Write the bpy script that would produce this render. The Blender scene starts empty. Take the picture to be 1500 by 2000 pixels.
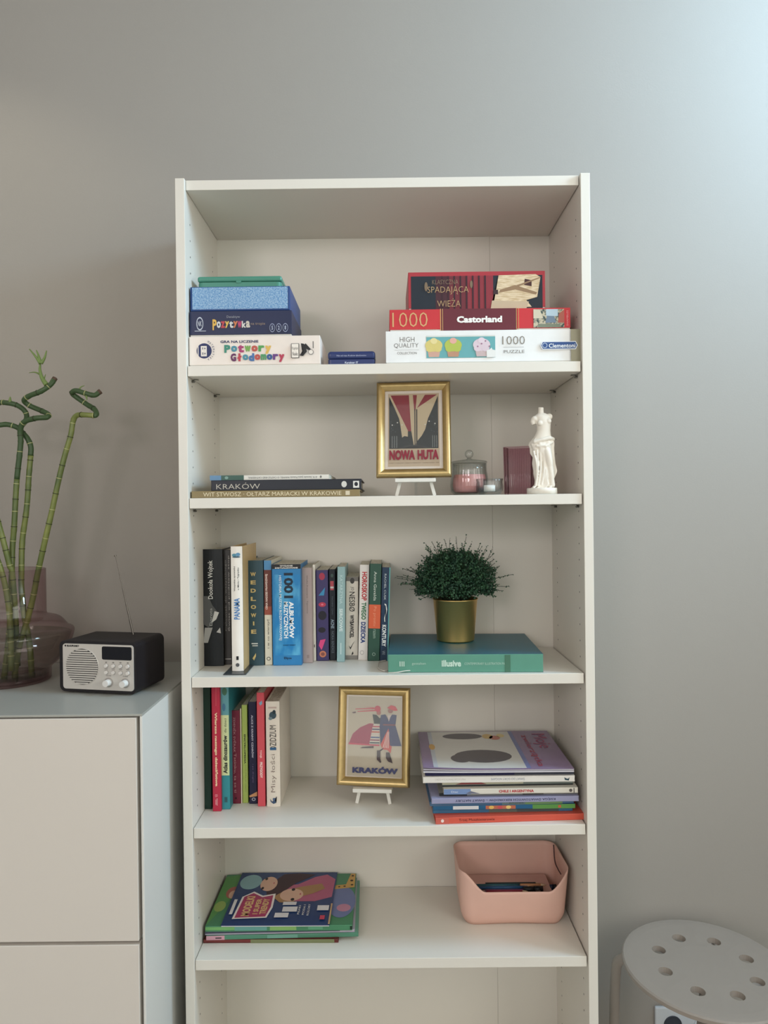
import bpy, bmesh, math, random
from mathutils import Vector, Matrix
random.seed(7)
PI = math.pi
scene = bpy.context.scene
COL = scene.collection

# ------------------------------------------------------------------ camera
F_PX = 1380.14
CAM = Vector((0.4002, -1.36504, 1.37775))
YAW, PITCH, ROLL = 0.0030556, -0.0047628, 0.0117998
CR = Matrix.Rotation(YAW, 3, 'Z') @ Matrix.Rotation(PITCH, 3, 'X') @ Matrix.Rotation(ROLL, 3, 'Y')
cd = bpy.data.cameras.new('camera')
cd.sensor_fit = 'HORIZONTAL'; cd.sensor_width = 36.0
cd.lens = F_PX / 1500 * 36.0
cd.clip_start = 0.02
cam = bpy.data.objects.new('camera', cd)
COL.objects.link(cam)
m3 = Matrix((CR @ Vector((1, 0, 0)), CR @ Vector((0, 0, 1)), CR @ Vector((0, -1, 0)))).transposed()
cam.matrix_world = Matrix.Translation(CAM) @ m3.to_4x4()
scene.camera = cam

# ------------------------------------------------------------------ world, lights, exposure
w = bpy.data.worlds.new('world'); scene.world = w; w.use_nodes = True
bg = w.node_tree.nodes['Background']
bg.inputs[0].default_value = (0.96, 1.0, 0.93, 1); bg.inputs[1].default_value = 1.72

def area(name, loc, target, sx, sy, power, col, spread=180):
    l = bpy.data.lights.new(name, 'AREA'); l.shape = 'RECTANGLE'; l.size = sx; l.size_y = sy
    l.energy = power; l.color = col; l.spread = math.radians(spread)
    o = bpy.data.objects.new(name, l); COL.objects.link(o)
    o.location = loc
    d = Vector(target) - Vector(loc)
    o.rotation_euler = d.to_track_quat('-Z', 'Y').to_euler()
    return o
# daylight of the window in the right-hand wall and of the window behind the photographer
area('daylight_right_window', (1.97, -0.35, 2.45), (0.9, -0.15, 2.35), 0.4, 0.4, 31, (0.47, 0.74, 1.0))
area('daylight_side_window', (1.98, -1.85, 1.85), (0.6, -0.6, 1.6), 1.1, 1.3, 12.2, (1.0, 0.98, 0.92))
area('daylight_rear_window', (-1.0, -3.25, 2.2), (0.2, 0, 1.6), 0.8, 0.6, 17.5, (1.0, 0.88, 0.92))
# added spot without a real lamp, for the warm patch on the left wall
sp = bpy.data.lights.new('added_wall_spot', 'SPOT'); sp.energy = 11; sp.color = (1.0, 0.93, 0.74)
sp.spot_size = math.radians(42); sp.spot_blend = 0.9; sp.shadow_soft_size = 0.03
so_ = bpy.data.objects.new('added_wall_spot', sp); COL.objects.link(so_); so_.location = (-0.98, -0.35, 2.72)
so_.rotation_euler = (Vector((-0.42, 0.285, 1.98)) - Vector(so_.location)).to_track_quat('-Z', 'Y').to_euler()
vs = scene.view_settings
vs.view_transform = 'Standard'; vs.look = 'None'; vs.exposure = -0.05; vs.gamma = 1.0
vs.use_curve_mapping = False

# ------------------------------------------------------------------ helpers
def Pxy(u, v, Y):            # point of the room seen at photograph position (u, v) at depth Y
    d = CR @ Vector(((u - 750) / F_PX, 1, -(v - 1000) / F_PX))
    return CAM + d * ((Y - CAM.y) / d.y)
def Pz(u, v, Z):
    d = CR @ Vector(((u - 750) / F_PX, 1, -(v - 1000) / F_PX))
    return CAM + d * ((Z - CAM.z) / d.z)
def lin(c):
    r = []
    for x in c:
        x = x / 255.0
        r.append(x / 12.92 if x <= 0.04045 else ((x + 0.055) / 1.055) ** 2.4)
    return r
def soft(c, k=0.88):       # pulls each colour part of the way towards grey
    y = 0.2126 * c[0] + 0.7152 * c[1] + 0.0722 * c[2]
    return [y + (x - y) * k for x in c]
MATS = {}
def mat(rgb, rough=0.5, metal=0.0, var=0.06, scale=40, bump=0.0, coat=0.0, aniso=None):
    key = (tuple(rgb), rough, metal, var, scale, bump, coat)
    if key in MATS: return MATS[key]
    m = bpy.data.materials.new('surface_%d_%d_%d' % tuple(int(x) for x in rgb)); m.use_nodes = True
    nt = m.node_tree; b = nt.nodes['Principled BSDF']
    c = soft(lin(rgb))
    lum = 0.2126 * c[0] + 0.7152 * c[1] + 0.0722 * c[2]
    if metal == 0 and lum < 0.12: c = [x * (0.62 + 0.38 * lum / 0.12) for x in c]
    b.inputs['Specular IOR Level'].default_value = 0.36
    b.inputs['Roughness'].default_value = rough
    b.inputs['Metallic'].default_value = metal
    b.inputs['Coat Weight'].default_value = coat
    tc = nt.nodes.new('ShaderNodeTexCoord')
    n = nt.nodes.new('ShaderNodeTexNoise'); n.inputs['Scale'].default_value = scale; n.inputs['Detail'].default_value = 4
    nt.links.new(tc.outputs['Object'], n.inputs['Vector'])
    mx = nt.nodes.new('ShaderNodeMix'); mx.data_type = 'RGBA'
    mx.inputs[6].default_value = [x * (1 - var) for x in c] + [1]
    mx.inputs[7].default_value = [min(1, x * (1 + var)) for x in c] + [1]
    nt.links.new(n.outputs['Fac'], mx.inputs[0]); nt.links.new(mx.outputs[2], b.inputs['Base Color'])
    if bump:
        bp = nt.nodes.new('ShaderNodeBump'); bp.inputs['Strength'].default_value = bump; bp.inputs['Distance'].default_value = 0.002
        nt.links.new(n.outputs['Fac'], bp.inputs['Height']); nt.links.new(bp.outputs['Normal'], b.inputs['Normal'])
    MATS[key] = m
    return m
def two_tone(name, a, b_, scale, rough=0.5, stretch=(1, 1, 1), lo=0.4, hi=0.6, metal=0, wave=False):
    m = bpy.data.materials.new(name); m.use_nodes = True
    nt = m.node_tree; b = nt.nodes['Principled BSDF']; b.inputs['Roughness'].default_value = rough; b.inputs['Metallic'].default_value = metal
    tc = nt.nodes.new('ShaderNodeTexCoord'); mp = nt.nodes.new('ShaderNodeMapping'); mp.inputs['Scale'].default_value = stretch
    n = nt.nodes.new('ShaderNodeTexNoise'); n.inputs['Scale'].default_value = scale; n.inputs['Detail'].default_value = 3
    r = nt.nodes.new('ShaderNodeValToRGB'); r.color_ramp.elements[0].position = lo; r.color_ramp.elements[1].position = hi
    r.color_ramp.elements[0].color = lin(a) + [1]; r.color_ramp.elements[1].color = lin(b_) + [1]
    nt.links.new(tc.outputs['Object'], mp.inputs[0]); nt.links.new(mp.outputs[0], n.inputs[0])
    nt.links.new(n.outputs['Fac'], r.inputs[0]); nt.links.new(r.outputs[0], b.inputs['Base Color'])
    return m
def glass(name, tint, p=0.15, q=0.35):
    """thin-walled glass: lets light straight through, tinted more towards the edges, mirror reflections growing at grazing angles"""
    m = bpy.data.materials.new(name); m.use_nodes = True
    nt = m.node_tree; nt.nodes.clear()
    out = nt.nodes.new('ShaderNodeOutputMaterial')
    t = nt.nodes.new('ShaderNodeBsdfTransparent'); g = nt.nodes.new('ShaderNodeBsdfGlossy'); g.inputs['Roughness'].default_value = 0.03
    lw = nt.nodes.new('ShaderNodeLayerWeight'); lw.inputs['Blend'].default_value = 0.5
    mx = nt.nodes.new('ShaderNodeMix'); mx.data_type = 'RGBA'
    c = lin(tint)
    mx.inputs[6].default_value = [x ** p for x in c] + [1]
    mx.inputs[7].default_value = [x ** q for x in c] + [1]
    nt.links.new(lw.outputs['Facing'], mx.inputs[0]); nt.links.new(mx.outputs[2], t.inputs[0])
    pw = nt.nodes.new('ShaderNodeMath'); pw.operation = 'POWER'; pw.inputs[1].default_value = 4.0
    ma = nt.nodes.new('ShaderNodeMath'); ma.operation = 'MULTIPLY_ADD'; ma.inputs[1].default_value = 0.7; ma.inputs[2].default_value = 0.045
    nt.links.new(lw.outputs['Facing'], pw.inputs[0]); nt.links.new(pw.outputs[0], ma.inputs[0])
    ms = nt.nodes.new('ShaderNodeMixShader')
    nt.links.new(ma.outputs[0], ms.inputs[0]); nt.links.new(t.outputs[0], ms.inputs[1]); nt.links.new(g.outputs[0], ms.inputs[2])
    nt.links.new(ms.outputs[0], out.inputs[0])
    return m

def tag(o, label, cat, group=None, kind=None):
    if label: o['label'] = label
    if cat: o['category'] = cat
    if group: o['group'] = group
    if kind: o['kind'] = kind
    return o
def thing(name, label, cat, loc=(0, 0, 0), rz=0.0, group=None, rx=0.0, ry=0.0):
    o = bpy.data.objects.new(name, None); COL.objects.link(o)
    o.empty_display_size = 0.02
    o.matrix_world = Matrix.Translation(loc) @ Matrix.Rotation(rz, 4, 'Z') @ Matrix.Rotation(rx, 4, 'X') @ Matrix.Rotation(ry, 4, 'Y')
    return tag(o, label, cat, group)
def link(name, me, m, parent=None, label=None, kind=None):
    o = bpy.data.objects.new(name, me); COL.objects.link(o)
    if m is not None and not me.materials: me.materials.append(m)
    if parent: o.parent = parent
    if label: o['label'] = label
    if kind: o['kind'] = kind
    return o
def mk(name, vs_, fs, m, parent=None, smooth=False, label=None, kind=None):
    me = bpy.data.meshes.new(name); me.from_pydata([tuple(v) for v in vs_], [], fs); me.update()
    if smooth:
        for p in me.polygons: p.use_smooth = True
    return link(name, me, m, parent, label, kind)
def fin(name, bm, m, parent=None, smooth=False, label=None, kind=None):
    bmesh.ops.recalc_face_normals(bm, faces=bm.faces)
    me = bpy.data.meshes.new(name); bm.to_mesh(me); bm.free()
    if smooth:
        for p in me.polygons: p.use_smooth = True
    return link(name, me, m, parent, label, kind)
def bbox(bm, x0, x1, y0, y1, z0, z1, bev=0.0, seg=2, edges=None):
    r = bmesh.ops.create_cube(bm, size=1)
    for v in r['verts']:
        v.co = Vector((x0 + (v.co.x + .5) * (x1 - x0), y0 + (v.co.y + .5) * (y1 - y0), z0 + (v.co.z + .5) * (z1 - z0)))
    if bev:
        es = set(e for v in r['verts'] for e in v.link_edges)
        if edges:
            ax = 'xyz'.index(edges)
            es = [e for e in es if abs((e.verts[0].co - e.verts[1].co).normalized()[ax]) > .9]
        bmesh.ops.bevel(bm, geom=list(es), offset=bev, segments=seg, affect='EDGES', profile=0.5)
def box(name, x0, x1, y0, y1, z0, z1, m, parent=None, bev=0.0, seg=2, edges=None, label=None, smooth=False):
    bm = bmesh.new(); bbox(bm, x0, x1, y0, y1, z0, z1, bev, seg, edges)
    return fin(name, bm, m, parent, smooth, label)
def lathe_bm(bm, prof, seg=40, c=(0, 0, 0), flute=None, closed=False):
    rings = []
    for r, z in prof:
        ring = []
        for i in range(seg):
            a = 2 * PI * i / seg
            rr = r if flute is None else flute(r, z, a)
            ring.append(bm.verts.new((c[0] + rr * math.cos(a), c[1] + rr * math.sin(a), c[2] + z)))
        rings.append(ring)
    for a, b in zip(rings, rings[1:]):
        for i in range(seg):
            j = (i + 1) % seg
            bm.faces.new((a[i], a[j], b[j], b[i]))
    if closed:
        bm.faces.new(rings[0][::-1]); bm.faces.new(rings[-1])
    return rings
def lathe(name, prof, m, parent=None, seg=40, c=(0, 0, 0), flute=None, closed=True, smooth=True, label=None):
    bm = bmesh.new(); lathe_bm(bm, prof, seg, c, flute, closed)
    o = fin(name, bm, m, parent, False, label)
    if smooth:
        for p in o.data.polygons: p.use_smooth = len(p.vertices) == 4
    return o
def tube_bm(bm, pts, rad, seg=10, cap=True):
    pts = [Vector(p) for p in pts]; n = len(pts)
    if not hasattr(rad, '__len__'): rad = [rad] * n
    prev = None; rings = []
    for i, p in enumerate(pts):
        t = (pts[min(i + 1, n - 1)] - pts[max(i - 1, 0)]).normalized()
        if prev is None:
            u = t.orthogonal().normalized()
        else:
            u = (prev - t * prev.dot(t)).normalized()
        prev = u; v = t.cross(u)
        rings.append([bm.verts.new(p + (u * math.cos(2 * PI * k / seg) + v * math.sin(2 * PI * k / seg)) * rad[i]) for k in range(seg)])
    for a, b in zip(rings, rings[1:]):
        for k in range(seg):
            j = (k + 1) % seg
            bm.faces.new((a[k], a[j], b[j], b[k]))
    if cap:
        bm.faces.new(rings[0][::-1]); bm.faces.new(rings[-1])
def tube(name, pts, rad, m, parent=None, seg=10, label=None):
    bm = bmesh.new(); tube_bm(bm, pts, rad, seg)
    o = fin(name, bm, m, parent, False, label)
    for p in o.data.polygons: p.use_smooth = len(p.vertices) == 4
    return o
def spline(pts, n=8):
    """Catmull-Rom through the points"""
    pts = [Vector(p) for p in pts]; out = []
    q = [pts[0] * 2 - pts[1]] + pts + [pts[-1] * 2 - pts[-2]]
    for i in range(1, len(q) - 2):
        p0, p1, p2, p3 = q[i - 1], q[i], q[i + 1], q[i + 2]
        for k in range(n):
            t = k / n
            out.append(0.5 * ((2 * p1) + (p2 - p0) * t + (2 * p0 - 5 * p1 + 4 * p2 - p3) * t * t + (3 * p1 - p0 - 3 * p2 + p3) * t ** 3))
    out.append(pts[-1]); return out

# ---- flat print: each item lies on a surface given by its origin, its two sides and its normal
def text_mesh(s, bold, shear):
    cu = bpy.data.curves.new('t', 'FONT'); cu.body = s; cu.size = 1; cu.offset = bold; cu.shear = shear
    cu.resolution_u = 2; cu.fill_mode = 'FRONT'
    to = bpy.data.objects.new('t', cu)
    me = bpy.data.meshes.new_from_object(to)
    bpy.data.objects.remove(to); bpy.data.curves.remove(cu)
    return me
def deco(parent, O, U, V, items, base=0.00025):
    """O corner, U and V full side vectors (local). items use fractions of U and V"""
    O, U, V = Vector(O), Vector(U), Vector(V)
    un, vn = U.normalized(), V.normalized(); N = un.cross(vn)
    W, H = U.length, V.length
    for k, it in enumerate(items):
        lay = N * (base + 0.00008 * k)
        t = it[0]
        if t == 't':      # ('t', text, cu, cv, w, h, rgb, rot, bold)
            s, cu_, cv_, w_, h_, m = it[1:7]
            rot = it[7] if len(it) > 7 else 0
            bold = it[8] if len(it) > 8 else 0.012
            me = text_mesh(s, min(bold, 0.012), 0.0)
            if bold > 0.015:
                q = bold * 0.8; n0 = len(me.vertices)
                vv0 = [v.co.copy() for v in me.vertices]; ff0 = [tuple(p.vertices) for p in me.polygons]
                V_, F_ = [], []
                for i_, (ox, oy) in enumerate(((-q, -q), (q, -q), (q, q), (-q, q))):
                    V_ += [(v.x + ox, v.y + oy, i_ * 0.00002) for v in vv0]; F_ += [tuple(a + i_ * n0 for a in f) for f in ff0]
                me = bpy.data.meshes.new('lettering'); me.from_pydata(V_, [], F_); me.update()
            xs = [v.co.x for v in me.vertices]; ys = [v.co.y for v in me.vertices]
            if not xs: continue
            x0, x1, y0, y1 = min(xs), max(xs), min(ys), max(ys)
            if rot in (90, -90): rw, rh = h_ * H, w_ * W     # reading length runs along V
            else: rw, rh = w_ * W, h_ * H
            sx, sy = rw / max(x1 - x0, 1e-6), rh / max(y1 - y0, 1e-6)
            a = math.radians(rot); ca, sa = math.cos(a), math.sin(a)
            for v in me.vertices:
                x = (v.co.x - (x0 + x1) / 2) * sx; y = (v.co.y - (y0 + y1) / 2) * sy
                X = x * ca - y * sa; Y = x * sa + y * ca
                v.co = O + U * cu_ + V * cv_ + un * X + vn * Y + lay + N * v.co.z
            me.name = 'lettering'
            link('lettering', me, m if not isinstance(m, tuple) else mat(m, 0.45), parent)
        elif t in ('r', 'p', 'c'):
            nm = 'printed_patch'
            if t == 'r':
                u0, u1, v0, v1, m = it[1:6]; pts = [(u0, v0), (u1, v0), (u1, v1), (u0, v1)]
                if len(it) > 6: nm = it[6]
            elif t == 'p':
                pts, m = it[1:3]
                if len(it) > 3: nm = it[3]
            else:
                cu_, cv_, r, m = it[1:5]; r2 = it[5] if len(it) > 5 and it[5] else r * W / H
                pts = [(cu_ + r * math.cos(2 * PI * i / 28), cv_ + r2 * math.sin(2 * PI * i / 28)) for i in range(28)]
                if len(it) > 6: nm = it[6]
            vv = [O + U * a + V * b + lay for a, b in pts]
            bm = bmesh.new(); f = bm.faces.new([bm.verts.new(v) for v in vv])
            bmesh.ops.triangulate(bm, faces=[f])
            me = bpy.data.meshes.new(nm); bm.to_mesh(me); bm.free()
            link(nm, me, m if not isinstance(m, tuple) else mat(m, 0.45), parent)

WHITE = mat((229, 226, 219), 0.38, var=0.012, scale=6)
WHITE2 = mat((232, 229, 222), 0.42, var=0.012, scale=6)
PAPER = two_tone('page_edges', (196, 188, 170), (226, 220, 204), 220, 0.85, (1, 1, 1))
PAPER_Y = two_tone('page_edges_yellowed', (196, 172, 122), (214, 192, 145), 200, 0.85)
BLACK = mat((22, 22, 25), 0.4)
WHT = (236, 234, 228)

# ------------------------------------------------------------------ the room
def wall_material():
    m = bpy.data.materials.new('painted_wall'); m.use_nodes = True
    nt = m.node_tree; b = nt.nodes['Principled BSDF']; b.inputs['Roughness'].default_value = 0.85
    tc = nt.nodes.new('ShaderNodeTexCoord')
    n = nt.nodes.new('ShaderNodeTexNoise'); n.inputs['Scale'].default_value = 260; n.inputs['Detail'].default_value = 3
    n2 = nt.nodes.new('ShaderNodeTexNoise'); n2.inputs['Scale'].default_value = 2.0
    r = nt.nodes.new('ShaderNodeMix'); r.data_type = 'RGBA'
    r.inputs[6].default_value = lin((154, 148, 140)) + [1]; r.inputs[7].default_value = lin((159, 153, 145)) + [1]
    nt.links.new(tc.outputs['Object'], n.inputs[0]); nt.links.new(tc.outputs['Object'], n2.inputs[0])
    nt.links.new(n2.outputs['Fac'], r.inputs[0]); nt.links.new(r.outputs[2], b.inputs['Base Color'])
    bp = nt.nodes.new('ShaderNodeBump'); bp.inputs['Strength'].default_value = 0.12; bp.inputs['Distance'].default_value = 0.001
    nt.links.new(n.outputs['Fac'], bp.inputs['Height']); nt.links.new(bp.outputs[0], b.inputs['Normal'])
    return m
WALL = wall_material()
WALL2 = mat((206, 200, 192), .85, var=.01)
CEIL = mat((225, 222, 216), 0.9, var=0.01)
XL, XR, YB, YW, ZC = -1.9, 1.95, -3.4, 0.285, 2.85
def st(o): o['kind'] = 'structure'; return o
st(box('wall_back', XL - .1, XR + .1, YW, YW + .12, 0, ZC, WALL))
st(box('wall_left', XL - .12, XL, YB, YW, 0, ZC, WALL2))
def holed_wall(name, along, pos, thick, a0, a1, h0, h1, b0, b1):
    bm = bmesh.new()
    def bb(p0, p1, z0, z1):
        if along == 'x': bbox(bm, p0, p1, pos, pos + thick, z0, z1)
        else: bbox(bm, pos, pos + thick, p0, p1, z0, z1)
    bb(a0, b0, 0, ZC); bb(b1, a1, 0, ZC); bb(b0, b1, 0, h0); bb(b0, b1, h1, ZC)
    return st(fin(name, bm, WALL2))
holed_wall('wall_right', 'y', XR, .14, YB, YW, 1.1, 2.68, -2.5, -0.12)
holed_wall('wall_rear', 'x', YB - .14, .14, XL, XR, 0.85, 2.6, -1.5, 1.7)
def window(name, along, pos, a0, a1, z0, z1):
    bm = bmesh.new(); t = .05
    def bb(p0, p1, q0, q1):
        if along == 'x': bbox(bm, p0, p1, pos, pos + .05, q0, q1)
        else: bbox(bm, pos, pos + .05, p0, p1, q0, q1)
    bb(a0, a1, z0, z0 + t); bb(a0, a1, z1 - t, z1); bb(a0, a0 + t, z0 + t, z1 - t); bb(a1 - t, a1, z0 + t, z1 - t)
    mid = (a0 + a1) / 2; bb(mid - t / 2, mid + t / 2, z0 + t, z1 - t)
    return st(fin(name, bm, WHITE))
window('window_1', 'y', XR + .085, -2.5, -0.12, 1.1, 2.68)
window('window_2', 'x', YB - .13, -1.5, 1.7, 0.85, 2.6)
FLOOR = two_tone('oak_floor', (184, 178, 170), (200, 194, 186), 9, 0.4, (1, 9, 1), 0.3, 0.7)
st(box('floor', XL - .1, XR + .1, YB - .1, YW + .1, -.06, 0, FLOOR))
st(box('ceiling', XL - .1, XR + .1, YB - .1, YW + .1, ZC, ZC + .06, CEIL))
st(box('baseboard_back', XL, XR, YW - .014, YW, 0, .07, WHITE, bev=.003))

# wall socket below the stool
ws = thing('wall_socket', 'pale double wall socket low on the wall beneath the round stool', 'socket', (0, YW, 0))
sc = Pxy(1311, 1996, YW); sx, sz = sc.x, sc.z
SOCK = mat((205, 210, 214), 0.35)
box('socket_plate', sx - .04, sx + .115, -.009, 0, sz - .04, sz + .04, SOCK, ws, .003)
for dx in (0, .071):
    lathe('socket_well', [(.021, 0), (.021, .0016), (.0185, .0022), (.0185, .001)], mat((60, 66, 78), .4) if dx == 0 else SOCK, ws, 28, closed=True).matrix_local = \
        Matrix.Translation((sx + dx, -.009, sz)) @ Matrix.Rotation(PI / 2, 4, 'X')

# ------------------------------------------------------------------ the bookcase
T = 0.018; BW = 0.8; HB = 2.02; BY = 0.265
SZ = [1.65854, 1.40224, 1.05441, 0.76090, 0.50374]    # tops of the five visible shelves
TH = 0.02
bc = thing('bookcase', 'tall white bookcase with adjustable shelves against the grey wall', 'bookcase', (0, 0, 0))
SIDE = mat((224, 218, 206), 0.36, var=0.012, scale=5)
box('side_panel', 0, T, 0, .282, 0, HB, SIDE, bc, .0008)
box('side_panel', BW - T, BW, 0, .282, 0, HB, SIDE, bc, .0008)
box('top_panel', T + .0005, BW - T - .0015, .009, .28, HB - .0195, HB - .0005, SIDE, bc, .0006)
def sh(z, y0=.004):
    box('shelf', T + .001, BW - T - .0025, y0, BY - .002, z - TH, z, SIDE, bc, .0008)
for z in SZ: sh(z)
sh(0.16, .012)
box('back_panel', T, BW * .5 + .245, BY, BY + .004, .05, HB - .019, SIDE, bc)
box('back_panel', BW * .5 + .2455, BW - T, BY + .0006, BY + .004, .05, HB - .019, SIDE, bc)
box('plinth', T, BW - T, .03, .045, 0, .139, SIDE, bc)
bm = bmesh.new()
for sx_, xx in ((1, T), (-1, BW - T)):
    for yy in (.036, .217):
        for k in range(58):
            z = .12 + k * .032
            if any(z0 - TH - .004 < z < z0 + .004 for z0 in SZ): continue
            r = bmesh.ops.create_circle(bm, cap_ends=True, radius=.0019, segments=8)
            bmesh.ops.rotate(bm, verts=r['verts'], matrix=Matrix.Rotation(PI / 2, 3, 'Y'))
            bmesh.ops.translate(bm, verts=r['verts'], vec=(xx + sx_ * .0003, yy, z))
fin('pin_holes', bm, mat((70, 66, 60), .7), bc, kind='stuff')
PIN = mat((120, 118, 112), .3, 1.0)
for z in SZ[:3]:
    for sx_, xx in ((1, T), (-1, BW - T)):
        for yy in (.036, .217):
            bm = bmesh.new()
            tube_bm(bm, [(xx, yy, z - TH - .0045), (xx + sx_ * .005, yy, z - TH - .0045), (xx + sx_ * .0055, yy, z - TH - .0035)], [.0026, .0026, .002], 8)
            bbox(bm, min(xx + sx_ * .004, xx + sx_ * .013), max(xx + sx_ * .004, xx + sx_ * .013), yy - .0025, yy + .0025, z - TH - .002, z - TH - .0006)
            fin('shelf_pin', bm, PIN, bc)

# ------------------------------------------------------------------ the white cabinet at the left
CX, CF, CZ = -.0277, -.1416, 1.0261
cb = thing('storage_cabinet', 'white flat-fronted storage cabinet left of the bookcase, under the radio', 'cabinet', (CX, 0, 0))
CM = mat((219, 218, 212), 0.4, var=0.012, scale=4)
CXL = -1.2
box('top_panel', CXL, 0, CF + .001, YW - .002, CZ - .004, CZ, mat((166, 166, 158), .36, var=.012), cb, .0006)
box('side_panel', -.0045, 0, CF + .001, YW - .002, .05, CZ - .0042, CM, cb, .0006)
box('side_panel', CXL, CXL + .0045, CF + .001, YW - .002, .05, CZ - .0042, CM, cb, .0006)
box('carcass', CXL + .005, -.005, CF + .024, YW - .003, .05, CZ - .0045, CM, cb)
zt = Pxy(150, 1403.5, CF).z; zm = Pxy(150, 1839.5, CF).z; zm2 = Pxy(150, 1846.5, CF).z
DR = mat((214, 206, 196), .45, var=.015, scale=5)
for (x0, x1) in ((-.6, -.0105), (CXL + .01, -.604)):
    box('door', x0, x1, CF, CF + .02, zm, zt, DR, cb, .0012)
    box('door', x0, x1, CF, CF + .02, .07, zm2, DR, cb, .0012)
for xx in (-.05, CXL + .05):
    box('foot', xx - .02, xx + .02, CF + .05, CF + .09, 0, .05, CM, cb)
    box('foot', xx - .02, xx + .02, YW - .09, YW - .05, 0, .05, CM, cb)

# ------------------------------------------------------------------ books
def book(name, label, cat, group, loc, w_, h_, d_, cover, items=(), lean=0.0, rz=0.0, hard=True, spine=None,
         flat=False, page=None, lay=0.0, top_items=(), inset=None, other=None):
    """upright: width x, height z, depth y with the spine towards -y.  flat: the upright book laid on its front-left end"""
    page = page or PAPER
    cm = cover if not isinstance(cover, tuple) else mat(cover, .38)
    sm = cm if spine is None else (spine if not isinstance(spine, tuple) else mat(spine, .4))
    o = thing(name, label, cat, loc, rz, group)
    ct = .0022 if hard else .0005
    ins = (.003 if hard else .0) if inset is None else inset
    g = .0008
    if flat:      # local: x along the spine length h_, z thickness w_, y depth d_
        bm = bmesh.new()
        bbox(bm, 0, h_, 0, d_, 0, ct); bbox(bm, 0, h_, 0, d_, w_ - ct, w_)
        cv_o = fin('cover', bm, cm, o)
        sp_o = box('spine', 0, h_, -.0006, ct, 0.0, w_, sm, o, min(.0012, w_ * .2))
        box('page_block', ins + g, h_ - ins - g, ct, d_ - ins - g, ct, w_ - ct, page, o)
        deco(sp_o, (0, -.0006, 0), (h_, 0, 0), (0, 0, w_), items)
        if top_items: deco(cv_o, (0, 0, w_), (h_, 0, 0), (0, d_, 0), top_items)
    else:
        if lean:
            o.matrix_world = o.matrix_world @ Matrix.Rotation(lean, 4, 'Y')
        bm = bmesh.new()
        bbox(bm, 0, ct, 0, d_, 0, h_); bbox(bm, w_ - ct, w_, 0, d_, 0, h_)
        fin('cover', bm, cm, o)
        if hard and w_ > .02:      # slightly rounded back
            bm = bmesh.new(); n = 8
            for y0 in (0.0,):
                ring = [(w_ * i / n, -.0025 * math.sin(PI * i / n)) for i in range(n + 1)] + [(w_, ct), (0, ct)]
                lo = [bm.verts.new((x, y, 0)) for x, y in ring]; hi = [bm.verts.new((x, y, h_)) for x, y in ring]
                for i in range(len(ring)):
                    j = (i + 1) % len(ring); bm.faces.new((lo[i], lo[j], hi[j], hi[i]))
                bm.faces.new(lo[::-1]); bm.faces.new(hi)
            sp_o = fin('spine', bm, sm, o); yf = -.0027
        else:
            sp_o = box('spine', 0, w_, -.0006, ct, 0, h_, sm, o, min(.001, w_ * .2)); yf = -.0006
        box('page_block', ct, w_ - ct, ct, d_ - ins - g, ins + g, h_ - ins - g, page, o)
        deco(sp_o, (0, yf, 0), (w_, 0, 0), (0, 0, h_), items)
    return o

def upright(px0, px1, pyt, pyb, zsh, **k):
    """place an upright book from where its front lower corners stand on the shelf"""
    a = Pz(px0, pyb, zsh); b = Pxy(px1, pyb, a.y); t = Pxy((px0 + px1) / 2, pyt, a.y)
    return dict(loc=(a.x, a.y, zsh + k.get('dz', 0.0004)), w_=b.x - a.x - .0004, h_=t.z - zsh)

G3 = 'books standing in a row on the middle shelf'
Z3 = SZ[2]
def B3(label, px0, px1, pyt, pyb, d, cover, items=(), name='book', **k):
    g = upright(px0, px1, pyt, pyb, Z3)
    k.setdefault('group', G3); grp = k.pop('group')
    if 'lift' in k: 
        lf = k.pop('lift'); g['loc'] = (g['loc'][0], g['loc'][1], Z3 + lf); g['h_'] -= lf
    d = min(d, BY - .002 - g['loc'][1])
    return book(name, label, 'book', grp, g['loc'], g['w_'], g['h_'], d, cover, items, **k)

GOLD_T = (205, 178, 110)
B3('thick black hardcover with a white title, leftmost on the middle shelf', 397, 437.5, 1073, 1301, .145, (34, 38, 44), [
    ('p', [(.02, .47), (.02, .60), (.3, .60), (.5, .52), (.72, .47), (.5, .36), (.3, .33), (.06, .36)], (92, 92, 92), 'printed_figure'),
    ('p', [(.45, .37), (.6, .47), (.82, .46), (.68, .40)], (214, 212, 206), 'printed_figure'),
    ('p', [(.04, .2), (.26, .2), (.5, .33), (.12, .33)], (168, 166, 162), 'printed_figure'),
    ('p', [(.68, .29), (.9, .28), (.86, .33)], (200, 198, 192), 'printed_figure'),
    ('t', 'Dookoła Wojtek', .45, .74, .3, .33, WHT, 90),
    ('t', 'Dorota', .42, .42, .13, .15, (190, 190, 186), 90, 0)])
B3('dark grey book crowded with small pale lettering, second from the left on the middle shelf', 439, 453, 1074, 1298, .14, (66, 62, 60), [
    ('t', 'Człowiek do wszystkiego', .3, .60, .3, .62, (150, 146, 140), 90, 0),
    ('t', 'Świat od podstaw stop', .72, .62, .34, .66, (178, 172, 164), 90, 0),
    ('r', .05, .95, .045, .051, (190, 186, 180))], hard=False)
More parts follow.
